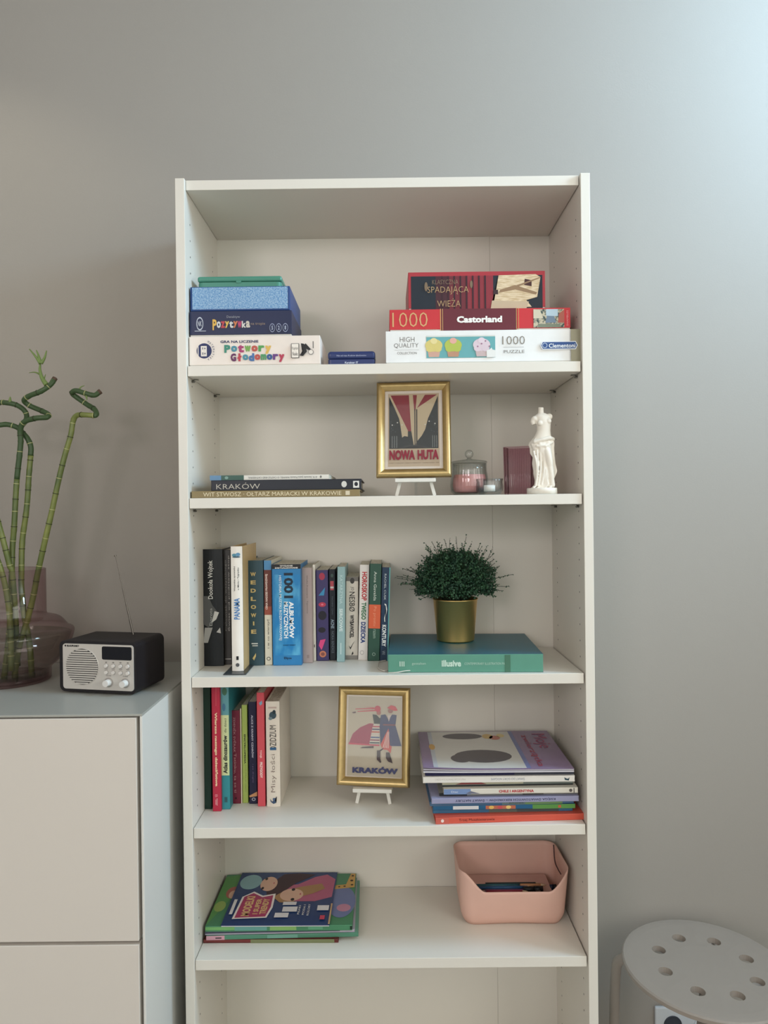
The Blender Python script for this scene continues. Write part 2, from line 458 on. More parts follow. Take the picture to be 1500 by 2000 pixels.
# black bookend whose foot sticks out under the white book
be = Pz(436, 1319, Z3); be2 = Pz(480, 1319, Z3)
bo = thing('bookend', 'black bookend with a flat foot under the tall white book', 'bookend', (be.x, be.y, Z3 + .0003))
wbe = be2.x - be.x
BE = mat((58, 66, 70), .3)
bm = bmesh.new(); bbox(bm, 0, wbe, 0, .12, 0, .002, .0008)
fin('foot_plate', bm, BE, bo)
bm = bmesh.new(); bbox(bm, .004, wbe - .004, .118, .1195, .002, .10, .0003)
fin('upright_plate', bm, BE, bo)
B3('tall white book with a blue title, standing forward of its neighbours', 453.6, 476.5, 1067, 1313, .15, (206, 172, 112), [
    ('c', .33, .93, .2, (70, 140, 160), .012), ('c', .65, .935, .2, (90, 150, 190), .014), ('c', .5, .915, .35, (50, 90, 110), .006),
    ('t', 'Wszystkie opowieści', .33, .74, .17, .2, (50, 50, 54), 90),
    ('t', 'o Misiu i Tygrysku', .66, .74, .17, .18, (50, 50, 54), 90),
    ('t', 'PANAMA', .5, .5, .5, .17, (64, 128, 190), 90, .016),
    ('r', .4, .6, .09, .12, (30, 30, 32)), ('c', .5, .05, .16, (90, 90, 92))], hard=True, lift=.0027, page=PAPER_Y, spine=(238, 232, 222))
B3('dark teal book with gold capital letters stacked down its spine', 478, 516.5, 1095, 1300, .15, (50, 82, 94), [
    ('t', ch, .5, .87 - i * .078, .27 if ch != 'I' else .07, .038, (212, 184, 112), 0, .03) for i, ch in enumerate('WEDLOWIE')] + [
    ('r', .38, .7, .205, .215, (220, 220, 214)), ('r', .42, .7, .185, .195, (200, 200, 194)),
    ('p', [(.42, .07), (.6, .12), (.6, .09), (.5, .05)], (212, 184, 112))])
B3('slim book half blue, half brown and cream, between the teal and the bright blue books', 518, 532.6, 1095, 1299, .15, (222, 216, 196), [
    ('r', 0, 1, .91, 1, (72, 140, 190)), ('r', 0, 1, .5, .91, (116, 56, 46)), ('r', 0, 1, .48, .56, (158, 76, 56)),
    ('t', 'CENA NADZIEI PRAWDZIWEJ', .35, .70, .36, .34, (222, 200, 190), 90, .03), ('t', 'i w co wierzyć', .5, .3, .4, .28, (90, 84, 76), 90, 0),
    ('c', .5, .06, .26, (70, 66, 62)), ('c', .5, .06, .18, (222, 216, 196))], hard=False)
SKY = two_tone('printed_sky', (16, 124, 186), (92, 176, 214), 34, .4, (1, 1, .5), .45, .72)
B3('thick bright blue book with a large white title and the number 1001', 533.5, 590, 1102.5, 1300, .13, (14, 126, 188), [
    ('r', .08, .96, .1, .9, SKY, 'printed_sky'),
    ('r', 0, 1, .955, 1, (38, 40, 46)),
    ('t', 'WYDANIE', .5, .985, .45, .014, WHT, 0, .02), ('t', 'ZAKTUALIZOWANE', .5, .965, .8, .014, WHT, 0, .02),
    ('t', '1001', .57, .79, .32, .25, (24, 50, 74), -90, .03),
    ('t', 'ALBUMÓW', .68, .45, .2, .36, (240, 246, 250), -90, .03),
    ('t', 'MUZYCZNYCH', .47, .45, .15, .36, (240, 246, 250), -90, .02),
    ('t', 'HISTORIA MUZYKI ROZRYWKOWEJ', .27, .57, .11, .64, (232, 242, 248), -90, .005),
    ('t', 'ROBERT DIMERY', .58, .2, .44, .012, (20, 60, 90), 0, 0),
    ('t', 'Elipsa', .52, .07, .26, .03, (16, 40, 66), 0, .01)], hard=False)
B3('greyish pink book with a faint dark title, right of the bright blue book', 592, 611.5, 1109, 1295, .125, (172, 152, 146), [
    ('t', 'Wielka Przemiana · Tajemnica', .5, .72, .16, .4, (96, 82, 80), -90, 0), ('r', .4, .65, .05, .085, (150, 130, 126))], hard=False)
B3('thin white booklet squeezed between the pinkish book and the purple book', 613, 618, 1103, 1291, .12, (232, 226, 214), [
    ('r', .2, .6, .14, .17, (120, 110, 104))], hard=False)
B3('purple book with small red, blue and pink shapes down its spine', 619, 643, 1113.7, 1291, .12, (72, 62, 116), [
    ('c', .5, .93, .24, (176, 48, 78), .04), ('p', [(.2, .72), (.75, .81), (.65, .72)], (40, 140, 190)),
    ('c', .5, .62, .3, (196, 50, 80), .026), ('c', .5, .62, .1, (230, 120, 140), .01),
    ('c', .5, .5, .34, (42, 40, 54), .05), ('c', .45, .34, .3, (44, 40, 52), .03),
    ('p', [(.18, .17), (.3, .23), (.75, .24), (.5, .15), (.4, .12)], (226, 62, 130)),
    ('c', .5, .075, .28, (206, 122, 84), .036), ('c', .5, .075, .16, (140, 80, 70), .02)], hard=False)
B3('narrow near-black book with a red and white sticker high on its spine', 644.4, 657, 1112, 1290, .12, (26, 36, 50), [
    ('r', .2, .75, .77, .87, (196, 70, 84)), ('r', .2, .75, .79, .81, (220, 210, 206)), ('c', .5, .93, .2, (64, 92, 84), .02),
    ('t', 'ACNE', .5, .4, .5, .1, (150, 170, 186), -90, .02),
    ('t', 'MACHINA CZASU', .5, .6, .24, .2, (86, 100, 112), -90, 0), ('t', 'NORA BENDICE', .5, .2, .4, .24, (112, 126, 138), -90, 0)], hard=False)
B3('pale blue-green book leaning slightly, next to the near-black one', 658, 673.5, 1107, 1293, .12, (142, 178, 180), [
    ('t', 'KATARZYNA', .5, .76, .36, .3, (186, 214, 214), -90, .01), ('t', 'SERCOWE', .5, .44, .42, .24, (214, 232, 230), -90, .02),
    ('r', .44, .56, .08, .2, (196, 220, 218))], lean=.018, hard=False)
B3('short cream book with a dark grey title and a small bird figure', 675, 699, 1127, 1288, .12, (214, 204, 190), [
    ('r', 0, 1, .95, 1, (120, 114, 108)), ('r', 0, 1, 0, .05, (140, 134, 128)), ('c', .5, .955, .18, (70, 66, 64), .036),
    ('t', 'JO', .5, .86, .3, .045, (60, 58, 56), -90, .0), ('t', 'NESBØ', .5, .7, .46, .24, (52, 50, 50), -90, .01),
    ('t', 'WYBAWICIEL', .5, .4, .34, .28, (52, 50, 50), -90, .03),
    ('p', [(.25, .17), (.4, .145), (.62, .2), (.75, .23), (.55, .17), (.4, .12)], (56, 52, 50)), ('p', [(.5, .07), (.6, .1), (.65, .07), (.5, .05)], (56, 52, 50))],
   lean=.02, hard=False)
B3('white book with a title running red, green and blue', 699.5, 718, 1103, 1289.5, .14, (226, 220, 214), [
    ('t', 'HOROSKOP', .52, .775, .55, .3, (196, 40, 50), -90, .03), ('t', 'TWEGO', .5, .515, .5, .18, (40, 116, 70), -90, .03),
    ('t', 'DZIECKA', .48, .29, .5, .22, (40, 72, 140), -90, .03), ('c', .4, .08, .22, (190, 184, 180), .024), ('c', .4, .08, .15, (226, 220, 214), .016)],
   lean=.031, hard=False)
B3('dark green book with an orange block across the middle of its spine', 718.5, 741.5, 1101, 1291, .14, (44, 88, 72), [
    ('r', 0, 1, .335, .58, (222, 92, 44), 'orange_block'),
    ('t', 'Anna Gavalda', .5, .77, .24, .3, (206, 216, 204), -90, .0), ('t', 'Po prostu', .5, .46, .3, .2, (236, 150, 110), -90, 0),
    ('t', 'razem', .5, .28, .2, .09, (150, 176, 160), -90, 0), ('c', .5, .07, .14, (150, 176, 160)), ('c', .5, .07, .1, (44, 88, 72))], lean=.033, hard=False)
B3('navy book with a white squiggle and turquoise edge, last in the row', 742, 758.5, 1108, 1291, .14, (34, 62, 94), [
    ('r', .88, 1, 0, 1, (80, 168, 168), 'turquoise_edge'),
    ('t', 'RACHEL CUSK', .42, .79, .24, .28, (190, 202, 206), -90, 0), ('t', 'KONTURY', .42, .27, .5, .23, (226, 230, 228), -90, .02),
    ('p', [(.4, .6), (.55, .59), (.62, .54), (.5, .5), (.4, .46), (.42, .42), (.55, .42), (.5, .44), (.6, .49), (.72, .55), (.6, .605), (.4, .615)], (224, 228, 226)),
    ('t', 'Wl', .42, .09, .4, .04, (150, 166, 180), -90, 0)], lean=.036, hard=False)
# red bookmark-like sliver beside the teal book
# ------------------------------ fourth compartment: upright children's books
G4 = 'books standing in a row on the fourth shelf'
Z4 = SZ[3]
def B4(label, px0, px1, pyt, pyb, d, cover, items=(), name='book', **k):
    a = Pz(px0, pyb, Z4); b = Pxy(px1, pyb, a.y)
    hmax = SZ[2] - TH - .003 - Z4
    h = min(Pxy(px0, pyt, a.y).z - Z4, hmax) if pyt else hmax
    d = min(d, BY - .002 - a.y)
    return book(name, label, 'book', G4, (a.x, a.y, Z4 + .0004), b.x - a.x - .0004, h, d, cover, items, **k)
B4('dark green tall book pressed against the left side of the fourth shelf', 399.5, 414, None, 1580.5, .17, (28, 66, 54), [])
B4('crimson book with a pale yellow title, tallest beside the dark green book', 416, 432.5, None, 1585, .18, (196, 30, 66), [
    ('t', 'Wiersze naszego dzieciństwa', .48, .47, .4, .56, (246, 214, 170), -90, .04), ('t', 'IB', .45, .12, .3, .02, (236, 150, 160), -90, 0),
    ('r', .35, .42, .05, .09, (240, 170, 176)), ('r', .5, .57, .045, .1, (240, 170, 176)),
    ('p', [(.5, .8), (.55, 1), (.62, 1), (.58, .8)], (214, 80, 96))])
B4('turquoise book with a pale yellow title panel', 433.5, 450, None, 1581, .18, (30, 142, 152), [
    ('r', 0, 1, .7, 1, (88, 156, 164), 'printed_band'), ('c', .5, .9, .3, (60, 110, 84), .03), ('c', .4, .78, .2, (60, 120, 150), .03),
    ('r', .02, .98, .26, .72, (206, 220, 158), 'title_panel'),
    ('t', 'Atlas dinozaurów', .5, .42, .5, .29, (44, 48, 50), 90, .03), ('t', 'dla dzieci', .55, .64, .26, .11, (44, 48, 50), 90, 0),
    ('r', .35, .7, .055, .095, (40, 96, 104))])
B4('maroon hardcover with grey lettering, shorter than its turquoise neighbour', 452, 470.5, 1388, 1570, .15, (128, 30, 56), [
    ('t', 'ZDENĚK SVĚRÁK', .45, .74, .3, .38, (186, 130, 134), -90, .01), ('t', 'Tatínku, ta se ti', .45, .33, .3, .42, (196, 140, 140), -90, .0),
    ('c', .5, .06, .12, (70, 20, 34), .01)], page=PAPER)
B4('thin cream notebook showing only as a pale edge beside the maroon book', 471, 473.6, 1384, 1569, .13, (220, 206, 176), [], hard=False)
B4('lime green slim book with small dark capitals', 474.5, 485.5, 1377, 1568.5, .15, (160, 178, 72), [
    ('t', 'ENCYKLOPEDIA', .5, .55, .3, .3, (52, 60, 34), -90, .03), ('t', 'podróże w czasie', .6, .25, .3, .28, (120, 134, 60), -90, .0)], hard=False)
B4('navy book with an orange triangle near the foot of its spine', 487.5, 503, 1371, 1570, .15, (40, 38, 74), [
    ('t', 'ALICE Z KRAINY CZARÓW', .5, .66, .3, .42, (186, 184, 200), -90, .03), ('t', 'i po drugiej', .5, .3, .24, .18, (110, 90, 130), -90, 0),
    ('p', [(0, .08), (1, .12), (1, .075), (0, .065)], (206, 146, 92), 'orange_triangle'), ('c', .55, .045, .24, (190, 190, 200), .016), ('c', .55, .045, .15, (40, 38, 74), .01)], hard=False)
B4('coral red book with a small blue bird and pale lettering', 504, 519, 1353, 1575, .15, (214, 72, 84), [
    ('p', [(.3, .91), (.7, .93), (.75, .9), (.45, .885)], (120, 160, 186), 'printed_bird'),
    ('t', 'TONJE', .45, .46, .3, .07, (244, 200, 196), -90, .02), ('t', 'PRZYGODY', .5, .32, .34, .14, (244, 214, 206), -90, .03)], hard=False)
B4('thick cream padded book with hand-drawn lettering, rightmost of the upright row', 521.5, 548.5, 1370, 1575.5, .155, (226, 214, 198), [
    ('r', .2, .8, .935, .95, (196, 170, 160)),
    ('c', .52, .87, .26, (60, 84, 96), .035), ('c', .62, .9, .12, (40, 60, 70), .02), ('c', .35, .84, .14, (110, 130, 136), .015),
    ('t', 'DZIDZIUM', .52, .66, .46, .23, (66, 62, 60), 90, .0), ('r', .3, .75, .54, .565, (44, 96, 140)),
    ('t', 'Misy łości', .52, .32, .44, .36, (128, 108, 100), 90, -.012),
    ('p', [(.25, .08), (.4, .05), (.75, .1), (.6, .07), (.7, .04), (.5, .03), (.3, .05)], (60, 84, 116)), ('c', .55, .075, .1, (80, 100, 130), .012)],
   page=PAPER, hard=True)

# ------------------------------ flat books
def flat(name, label, cat, group, p0, p1, z0, th, depth, cover, items=(), **k):
    """p0, p1: where the front lower corners are seen; z0 height of the underside"""
    a = Pz(p0[0], p0[1], z0) if not k.get('Y') else None
    if k.get('Y') is not None:
        Y = k.pop('Y'); a = Pxy(p0[0], p0[1], Y[0]); b = Pxy(p1[0], p1[1], Y[1])
    else:
        k.pop('Y', None); b = Pz(p1[0], p1[1], z0)
    rz = math.atan2(b.y - a.y, b.x - a.x); L = math.hypot(b.x - a.x, b.y - a.y)
    return book(name, label, cat, group, (a.x, a.y, z0), th, L, depth, cover, items, rz=rz, flat=True, **k)
G2 = 'art books lying flat on the second shelf'
z = SZ[1] + .0003
ob = flat('book', 'olive gold book lying lowest in the flat pile', 'book', G2, (374, 971), (703, 969), z, .0135, .2, (138, 118, 72), [
    ('t', 'WIT STWOSZ · OŁTARZ MARIACKI W KRAKOWIE', .48, .5, .82, .58, (222, 208, 170), 0, .0), ('r', .915, .94, .2, .8, (214, 200, 170))], Y=(.012, .012))
z += .0137
flat('book', 'navy book with a large pale title on its spine, middle of the flat pile', 'book', G2, (412.5, 957), (706, 955), z, .0205, .2, (30, 36, 50), [
    ('t', 'KRAKÓW', .18, .46, .29, .62, (196, 188, 172), 0, -.01), ('c', .885, .5, .018, (210, 208, 200), .3), ('r', .945, .985, .15, .8, (222, 220, 214)), ('c', .965, .5, .012, (30, 36, 50), .2)], Y=(.016, .016))
z += .0207
flat('book', 'thin white book with a green and blue end, on top of the flat pile', 'book', G2, (410, 935), (643, 934), z, .0095, .19, (220, 216, 206), [
    ('r', 0, .095, 0, 1, (96, 140, 176), 'blue_end'), ('r', .095, .285, 0, 1, (56, 96, 84), 'green_end'), ('c', .14, .5, .015, (120, 156, 146), .3),
    ('t', 'dr K. Sieracki: Jasna Polonia WAWEL: O CASTLE AND CATHEDRAL', .61, .5, .58, .5, (96, 94, 90), 180, 0), ('c', .93, .5, .008, (120, 118, 112), .25)], hard=False, Y=(.018, .018))

# big teal art book with the plant on top
il = flat('book', 'large teal art book lying flat under the golden plant pot', 'book', None, (758, 1313.5), (1061, 1312.5), Z3 + .0004, .0355, .225, (14, 98, 116), [
    ('t', 'illusive', .41, .5, .125, .36, (196, 224, 208), 0, .03), ('t', 'CONTEMPORARY ILLUSTRATION PART 3', .64, .48, .29, .13, (176, 206, 190), 0, .0),
    ('t', 'gestalten', .2, .48, .09, .17, (176, 206, 190), 0, .0), ('r', .075, .082, .34, .62, (186, 214, 198)), ('r', .088, .095, .34, .62, (186, 214, 198)), ('r', .1, .107, .34, .62, (186, 214, 198)),
    ('r', .755, .79, .02, .96, (66, 116, 92), 'worn_patch')], spine=(84, 150, 128), page=PAPER)
# make the front edge of the teal book square to the shelf
iz = Z3
rb = [Pz(757, 1310, Z3 + .001) + Vector((0, .0, 0)), Pz(748, 1311, Z3 + .001), Pz(738, 1304, Z3 + .001), Pz(741, 1294, Z3 + .001), Pz(754, 1290.5, Z3 + .001)]
inv = il.matrix_world.inverted()
tube('ribbon_bookmark', [inv @ p for p in spline([Vector((p.x, p.y, Z3 + .0022)) for p in rb], 6)], .0011, mat((206, 200, 188), .6), il, 6)
rb2 = [Pz(757, 1313.6, Z3 + .002), Pz(775, 1312.6, Z3 + .004), Pz(790, 1310.0, Z3 + .005), Pz(803, 1309.0, Z3 + .004)]
tube('ribbon_bookmark', [inv @ (p + Vector((0, -.002, .0))) for p in spline(rb2, 6)], .001, mat((206, 200, 188), .6), il, 6)

# pile on the right of the fourth shelf
G4p = 'books piled flat at the right of the fourth shelf'
z = Z4 + .0003
def pile(label, x0, x1, dyl, th, depth, cover, items=(), dy=(0, 0), **k):
    """x0,x1 photograph columns of the spine's ends; front edge at depth dy"""
    global z
    a = Pxy(x0, 1560, dy[0]); b = Pxy(x1, 1560, dy[1])
    rz = math.atan2(dy[1] - dy[0], b.x - a.x); L = math.hypot(b.x - a.x, dy[1] - dy[0])
    o = book(k.pop('name', 'book'), label, 'book', G4p, (a.x, dy[0], z), th, L, depth, cover, items, rz=rz, flat=True, **k)
    z += th + .0003
    return o
pile('orange book with a dark title, lowest of the right-hand pile', 850.5, 1140, 0, .0125, .2, (216, 82, 58), [
    ('t', 'Trzej Muszkieterowie', .275, .5, .24, .5, (96, 30, 26), 0, .0), ('r', 0, .09, 0, 1, (206, 92, 74)), ('c', .045, .5, .01, (236, 214, 206), .26)], dy=(.0105, .024))
pile('thin steel-blue book just above the orange one', 845, 1118, 0, .0075, .2, (52, 112, 150), [
    ('r', .4, .6, 0, 1, (92, 104, 96)), ('r', .6, .9, 0, 1, (74, 88, 90))], dy=(.03, .036), hard=False)
pile('blue and green picture book with a white strip on its spine', 845.6, 1123, 0, .0085, .2, (22, 100, 146), [
    ('r', .7, 1, 0, 1, (86, 150, 62), 'green_end'), ('r', .14, .32, .12, .9, (220, 226, 228)), ('r', .37, .58, .1, .9, (200, 110, 74)),
    ('c', .41, .5, .018, (236, 190, 80), .4), ('c', .47, .5, .018, (214, 80, 90), .4), ('c', .53, .5, .018, (240, 206, 110), .4), ('r', .88, .9, .2, .8, (204, 90, 60))], dy=(.026, .03), hard=True)
pile('greyish blue book with a green half', 839.5, 1120.6, 0, .0085, .2, (72, 110, 146), [
    ('r', .5, .72, 0, 1, (104, 128, 128)), ('r', .66, .92, 0, 1, (112, 150, 92), 'green_end'), ('t', 'BAŚNIE', .6, .5, .1, .5, (60, 80, 60), 0, 0)], dy=(.024, .032))
pile('lavender book with its dark title upside down', 843, 1130.5, 0, .0105, .2, (150, 150, 182), [
    ('t', 'KSIĘGA ŚWIATOWYCH REKORDÓW – ŚWIAT NATURY', .5, .5, .68, .62, (38, 44, 90), 180, .01)], dy=(.014, .02))
pile('thin grey magazine with a patchy cover', 858, 1129, 0, .0055, .2, (146, 146, 140), [
    ('r', 0, .2, 0, 1, (50, 54, 56)), ('r', .6, .75, 0, 1, (86, 84, 76))], dy=(.026, .03), hard=False)
pile('white travel guide with a red title and a blue end', 867, 1129, 0, .0105, .19, (216, 210, 196), [
    ('r', 0, .2, 0, 1, (112, 140, 186), 'blue_end'), ('p', [(.16, .1), (.2, .6), (.24, .3), (.27, .1)], (110, 112, 130)),
    ('t', 'CHILE I ARGENTYNA', .54, .5, .26, .5, (190, 40, 56), 0, .03), ('c', .945, .5, .012, (96, 88, 84), .3), ('r', .967, .972, .05, .95, (40, 40, 42)), ('t', 'Disc', .08, .5, .05, .35, (220, 226, 236), 0, 0)], dy=(.018, .02))
pile('mottled beige and grey-green book, dark at its underside', 864, 1119, 0, .0125, .19, (120, 130, 124), [
    ('r', 0, .62, .3, 1, (190, 186, 158)), ('p', [(.1, .3), (.18, .8), (.26, .85), (.34, .3)], (150, 70, 70)), ('r', 0, 1, 0, .2, (34, 40, 42)),
    ('t', 'PARKI NARODOWE ŚWIATA', .46, .86, .4, .22, (60, 60, 56), 0, 0)], dy=(.03, .034), hard=False)
pile('white book with a grey upside-down title and a small dark emblem', 826.5, 1123, 0, .0118, .21, (226, 222, 214), [
    ('t', 'MAŁY ATLAS ŚWIATA DLA DZIECI', .18, .52, .2, .4, (176, 172, 164), 180, -.01), ('t', 'ŚWIAT DO GÓRY NOGAMI', .56, .5, .22, .5, (110, 124, 150), 180, -.01),
    ('p', [(.935, .3), (.96, .2), (.965, .75), (.955, .5), (.945, .55), (.93, .75)], (40, 76, 92))], dy=(.016, .016))
pile('dark blue glossy book under the purple workbook', 831, 1121, 0, .0075, .21, (44, 44, 92), [
    ('r', .6, 1, 0, 1, (66, 70, 84))], dy=(.022, .022), hard=False)
# workbook with a lifting front-left corner on top of the pile
pa = Pxy(827, 1504, .012); pb = Pxy(1121, 1516, .014)
wd = pb.x - pa.x; dp = .235
wk = thing('workbook', 'purple paperback workbook with curling pages on top of the right-hand pile', 'book', (pa.x, .012, z), 0.0, G4p)
def curl_z(x, y):
    t = max(0, 1 - x / (wd * .5)); s = max(0, 1 - y / (dp * .8))
    return .0045 * t * t * s + .0015
def sheet(name, z0, th, m, x1=None, yoff=0, par=wk):
    bm = bmesh.new(); nx, ny = 18, 6; g = []
    for lv in (0, 1):
        g.append([[bm.verts.new((wd * i / nx, yoff + (dp - yoff) * j / ny, z0 + (th if lv else 0) + curl_z(wd * i / nx, dp * j / ny) * (z0 * 160 + .3))) for j in range(ny + 1)] for i in range(nx + 1)])
    for i in range(nx):
        for j in range(ny):
            bm.faces.new((g[1][i][j], g[1][i + 1][j], g[1][i + 1][j + 1], g[1][i][j + 1]))
            bm.faces.new((g[0][i][j + 1], g[0][i + 1][j + 1], g[0][i + 1][j], g[0][i][j]))
    for i in range(nx):
        bm.faces.new((g[0][i][0], g[0][i + 1][0], g[1][i + 1][0], g[1][i][0])); bm.faces.new((g[0][i + 1][ny], g[0][i][ny], g[1][i][ny], g[1][i + 1][ny]))
    for j in range(ny):
        bm.faces.new((g[0][0][j + 1], g[0][0][j], g[1][0][j], g[1][0][j + 1])); bm.faces.new((g[0][nx][j], g[0][nx][j + 1], g[1][nx][j + 1], g[1][nx][j]))
    return fin(name, bm, m, par)
PURP = mat((140, 116, 150), .25, var=.03)
sheet('pages', .0, .0022, mat((206, 202, 208), .6))
sheet('pages', .0027, .0018, mat((196, 192, 202), .6), yoff=.001)
sheet('cover', .0049, .0006, PURP)
wsurf = .0055
def wpt(x, y, l=0): return (x, y, wsurf + .0002 + l + curl_z(x, y) * (.0049 * 160 + .3))
def wpatch(nm, u0, u1, v0, v1, m, l=0, skew=0.0):
    bm = bmesh.new(); n = 10; A = []
    for i in range(n + 1):
        for j in range(5):
            v = v0 + (v1 - v0) * j / 4; u = u0 + (u1 - u0) * i / n + skew * v
            A.append(bm.verts.new(wpt(u * wd, v * dp, l)))
    for i in range(n):
        for j in range(4):
            bm.faces.new((A[i * 5 + j], A[(i + 1) * 5 + j], A[(i + 1) * 5 + j + 1], A[i * 5 + j + 1]))
    return fin(nm, bm, m if not isinstance(m, tuple) else mat(m, .3), wk)
wpatch('printed_patch', .1, .69, .02, .985, (206, 202, 194))
wpatch('printed_band', .69, .72, .02, .985, (110, 118, 168))
wpatch('printed_band', .07, .1, .02, .985, (186, 190, 200))
def wblob(cx_, cy_, rx_, ry_, m, l=.0002, nm='printed_shape'):
    pts = [(cx_ + rx_ * math.cos(2 * PI * i / 24), cy_ + ry_ * math.sin(2 * PI * i / 24)) for i in range(24)]
    bm = bmesh.new(); f = bm.faces.new([bm.verts.new(wpt(a * wd, b * dp, l)) for a, b in pts]); bmesh.ops.triangulate(bm, faces=[f])
    fin(nm, bm, mat(m, .3), wk)
wblob(.085, .55, .022, .08, (212, 160, 60))
for q in ((.43, .31, .20, .16), (.27, .25, .07, .10)): wblob(*q, (92, 84, 88))
wblob(.33, .85, .15, .085, (84, 76, 82))
for q in ((.52, .84, .04, .07, (206, 170, 90)), (.57, .8, .04, .06, (196, 110, 90)), (.62, .86, .03, .05, (220, 196, 120))): wblob(*q)
deco(wk, wpt(.74 * wd, .02 * dp), (.26 * wd, 0, 0), (0, .95 * dp, 0), [
    ('t', 'Moje', .60, .72, .5, .42, (170, 70, 110), -90, .0), ('t', 'zwierzątka', .2, .46, .22, .86, (176, 60, 84), -90, .0)], base=.0004)

# ------------------------------ fifth shelf: flat children's books
G5 = 'picture books piled at the left of the fifth shelf'
Z5 = SZ[4]; z = Z5 + .0003
def pile5(label, x0, x1, y0, y1, th, depth, cover, items=(), top_items=(), name='book', **k):
    global z
    a = Pz(x0, y0, z); b = Pz(x1, y1, z)
    rz = math.atan2(b.y - a.y, b.x - a.x); L = (b - a).length
    depth = min(depth, BY - .004 - max(a.y, b.y))
    o = book(name, label, 'book', G5, (a.x, a.y, z), th, L, depth, cover, items, rz=rz, flat=True, top_items=top_items, **k)
    z += th + .0003
    return o
pile5('dark red and olive hardcover at the bottom of the picture book pile', 397.5, 661, 1842, 1841, .0075, .19, (112, 44, 40), [
    ('r', .35, .97, 0, 1, (122, 128, 84)), ('r', .0, .35, .3, 1, (130, 52, 50))])
pile5('teal green picture book reaching furthest right in the pile', 403, 700, 1836, 1829, .0085, .2, (74, 136, 108), [
    ('r', 0, .12, 0, 1, (206, 150, 166)), ('r', .06, .1, .3, .6, (70, 60, 66)), ('r', .4, .6, .1, .9, (104, 160, 140))],
      [('r', .9, 1, 0, 1, (104, 160, 136))])
pile5('thin pale lilac magazine between green picture books', 400.5, 693, 1826, 1820, .0062, .2, (176, 168, 184), [
    ('r', .0, .9, .45, 1, (70, 74, 96))], hard=False)
gz = z
gb = pile5('bright green jungle picture book with giraffe and elephant', 401, 688, 1820, 1817, .0115, .2, (64, 134, 92), [
    ('r', .0, .2, .3, .85, (110, 176, 96)), ('r', .2, .42, .2, .9, (96, 160, 150)), ('r', .44, .62, .2, .9, (130, 180, 90)), ('r', .7, .8, .3, .8, (86, 160, 120)), ('r', .985, 1, .2, .8, (26, 60, 40))],
    top_items=[
    ('p', [(.0, .0), (.0, .95), (.12, 1), (.1, .5), (.06, .3)], (84, 150, 74)), ('c', .1, .62, .05, (176, 98, 84), .12), ('c', .105, .58, .03, (222, 178, 150), .08),
    ('c', .045, .35, .04, (148, 176, 82), .1), ('c', .91, .42, .1, (110, 122, 168), .3), ('c', .93, .3, .05, (198, 132, 158), .07),
    ('p', [(.84, .74), (.93, .76), (.96, .99), (.995, .99), (.995, .7), (.84, .66)], (206, 158, 66)), ('c', .97, .84, .012, (60, 40, 26)), ('c', .975, .75, .01, (60, 40, 26)),
    ('c', .92, .72, .009, (60, 40, 26)), ('c', .88, .71, .008, (60, 40, 26)), ('c', .975, .94, .01, (60, 40, 26))])
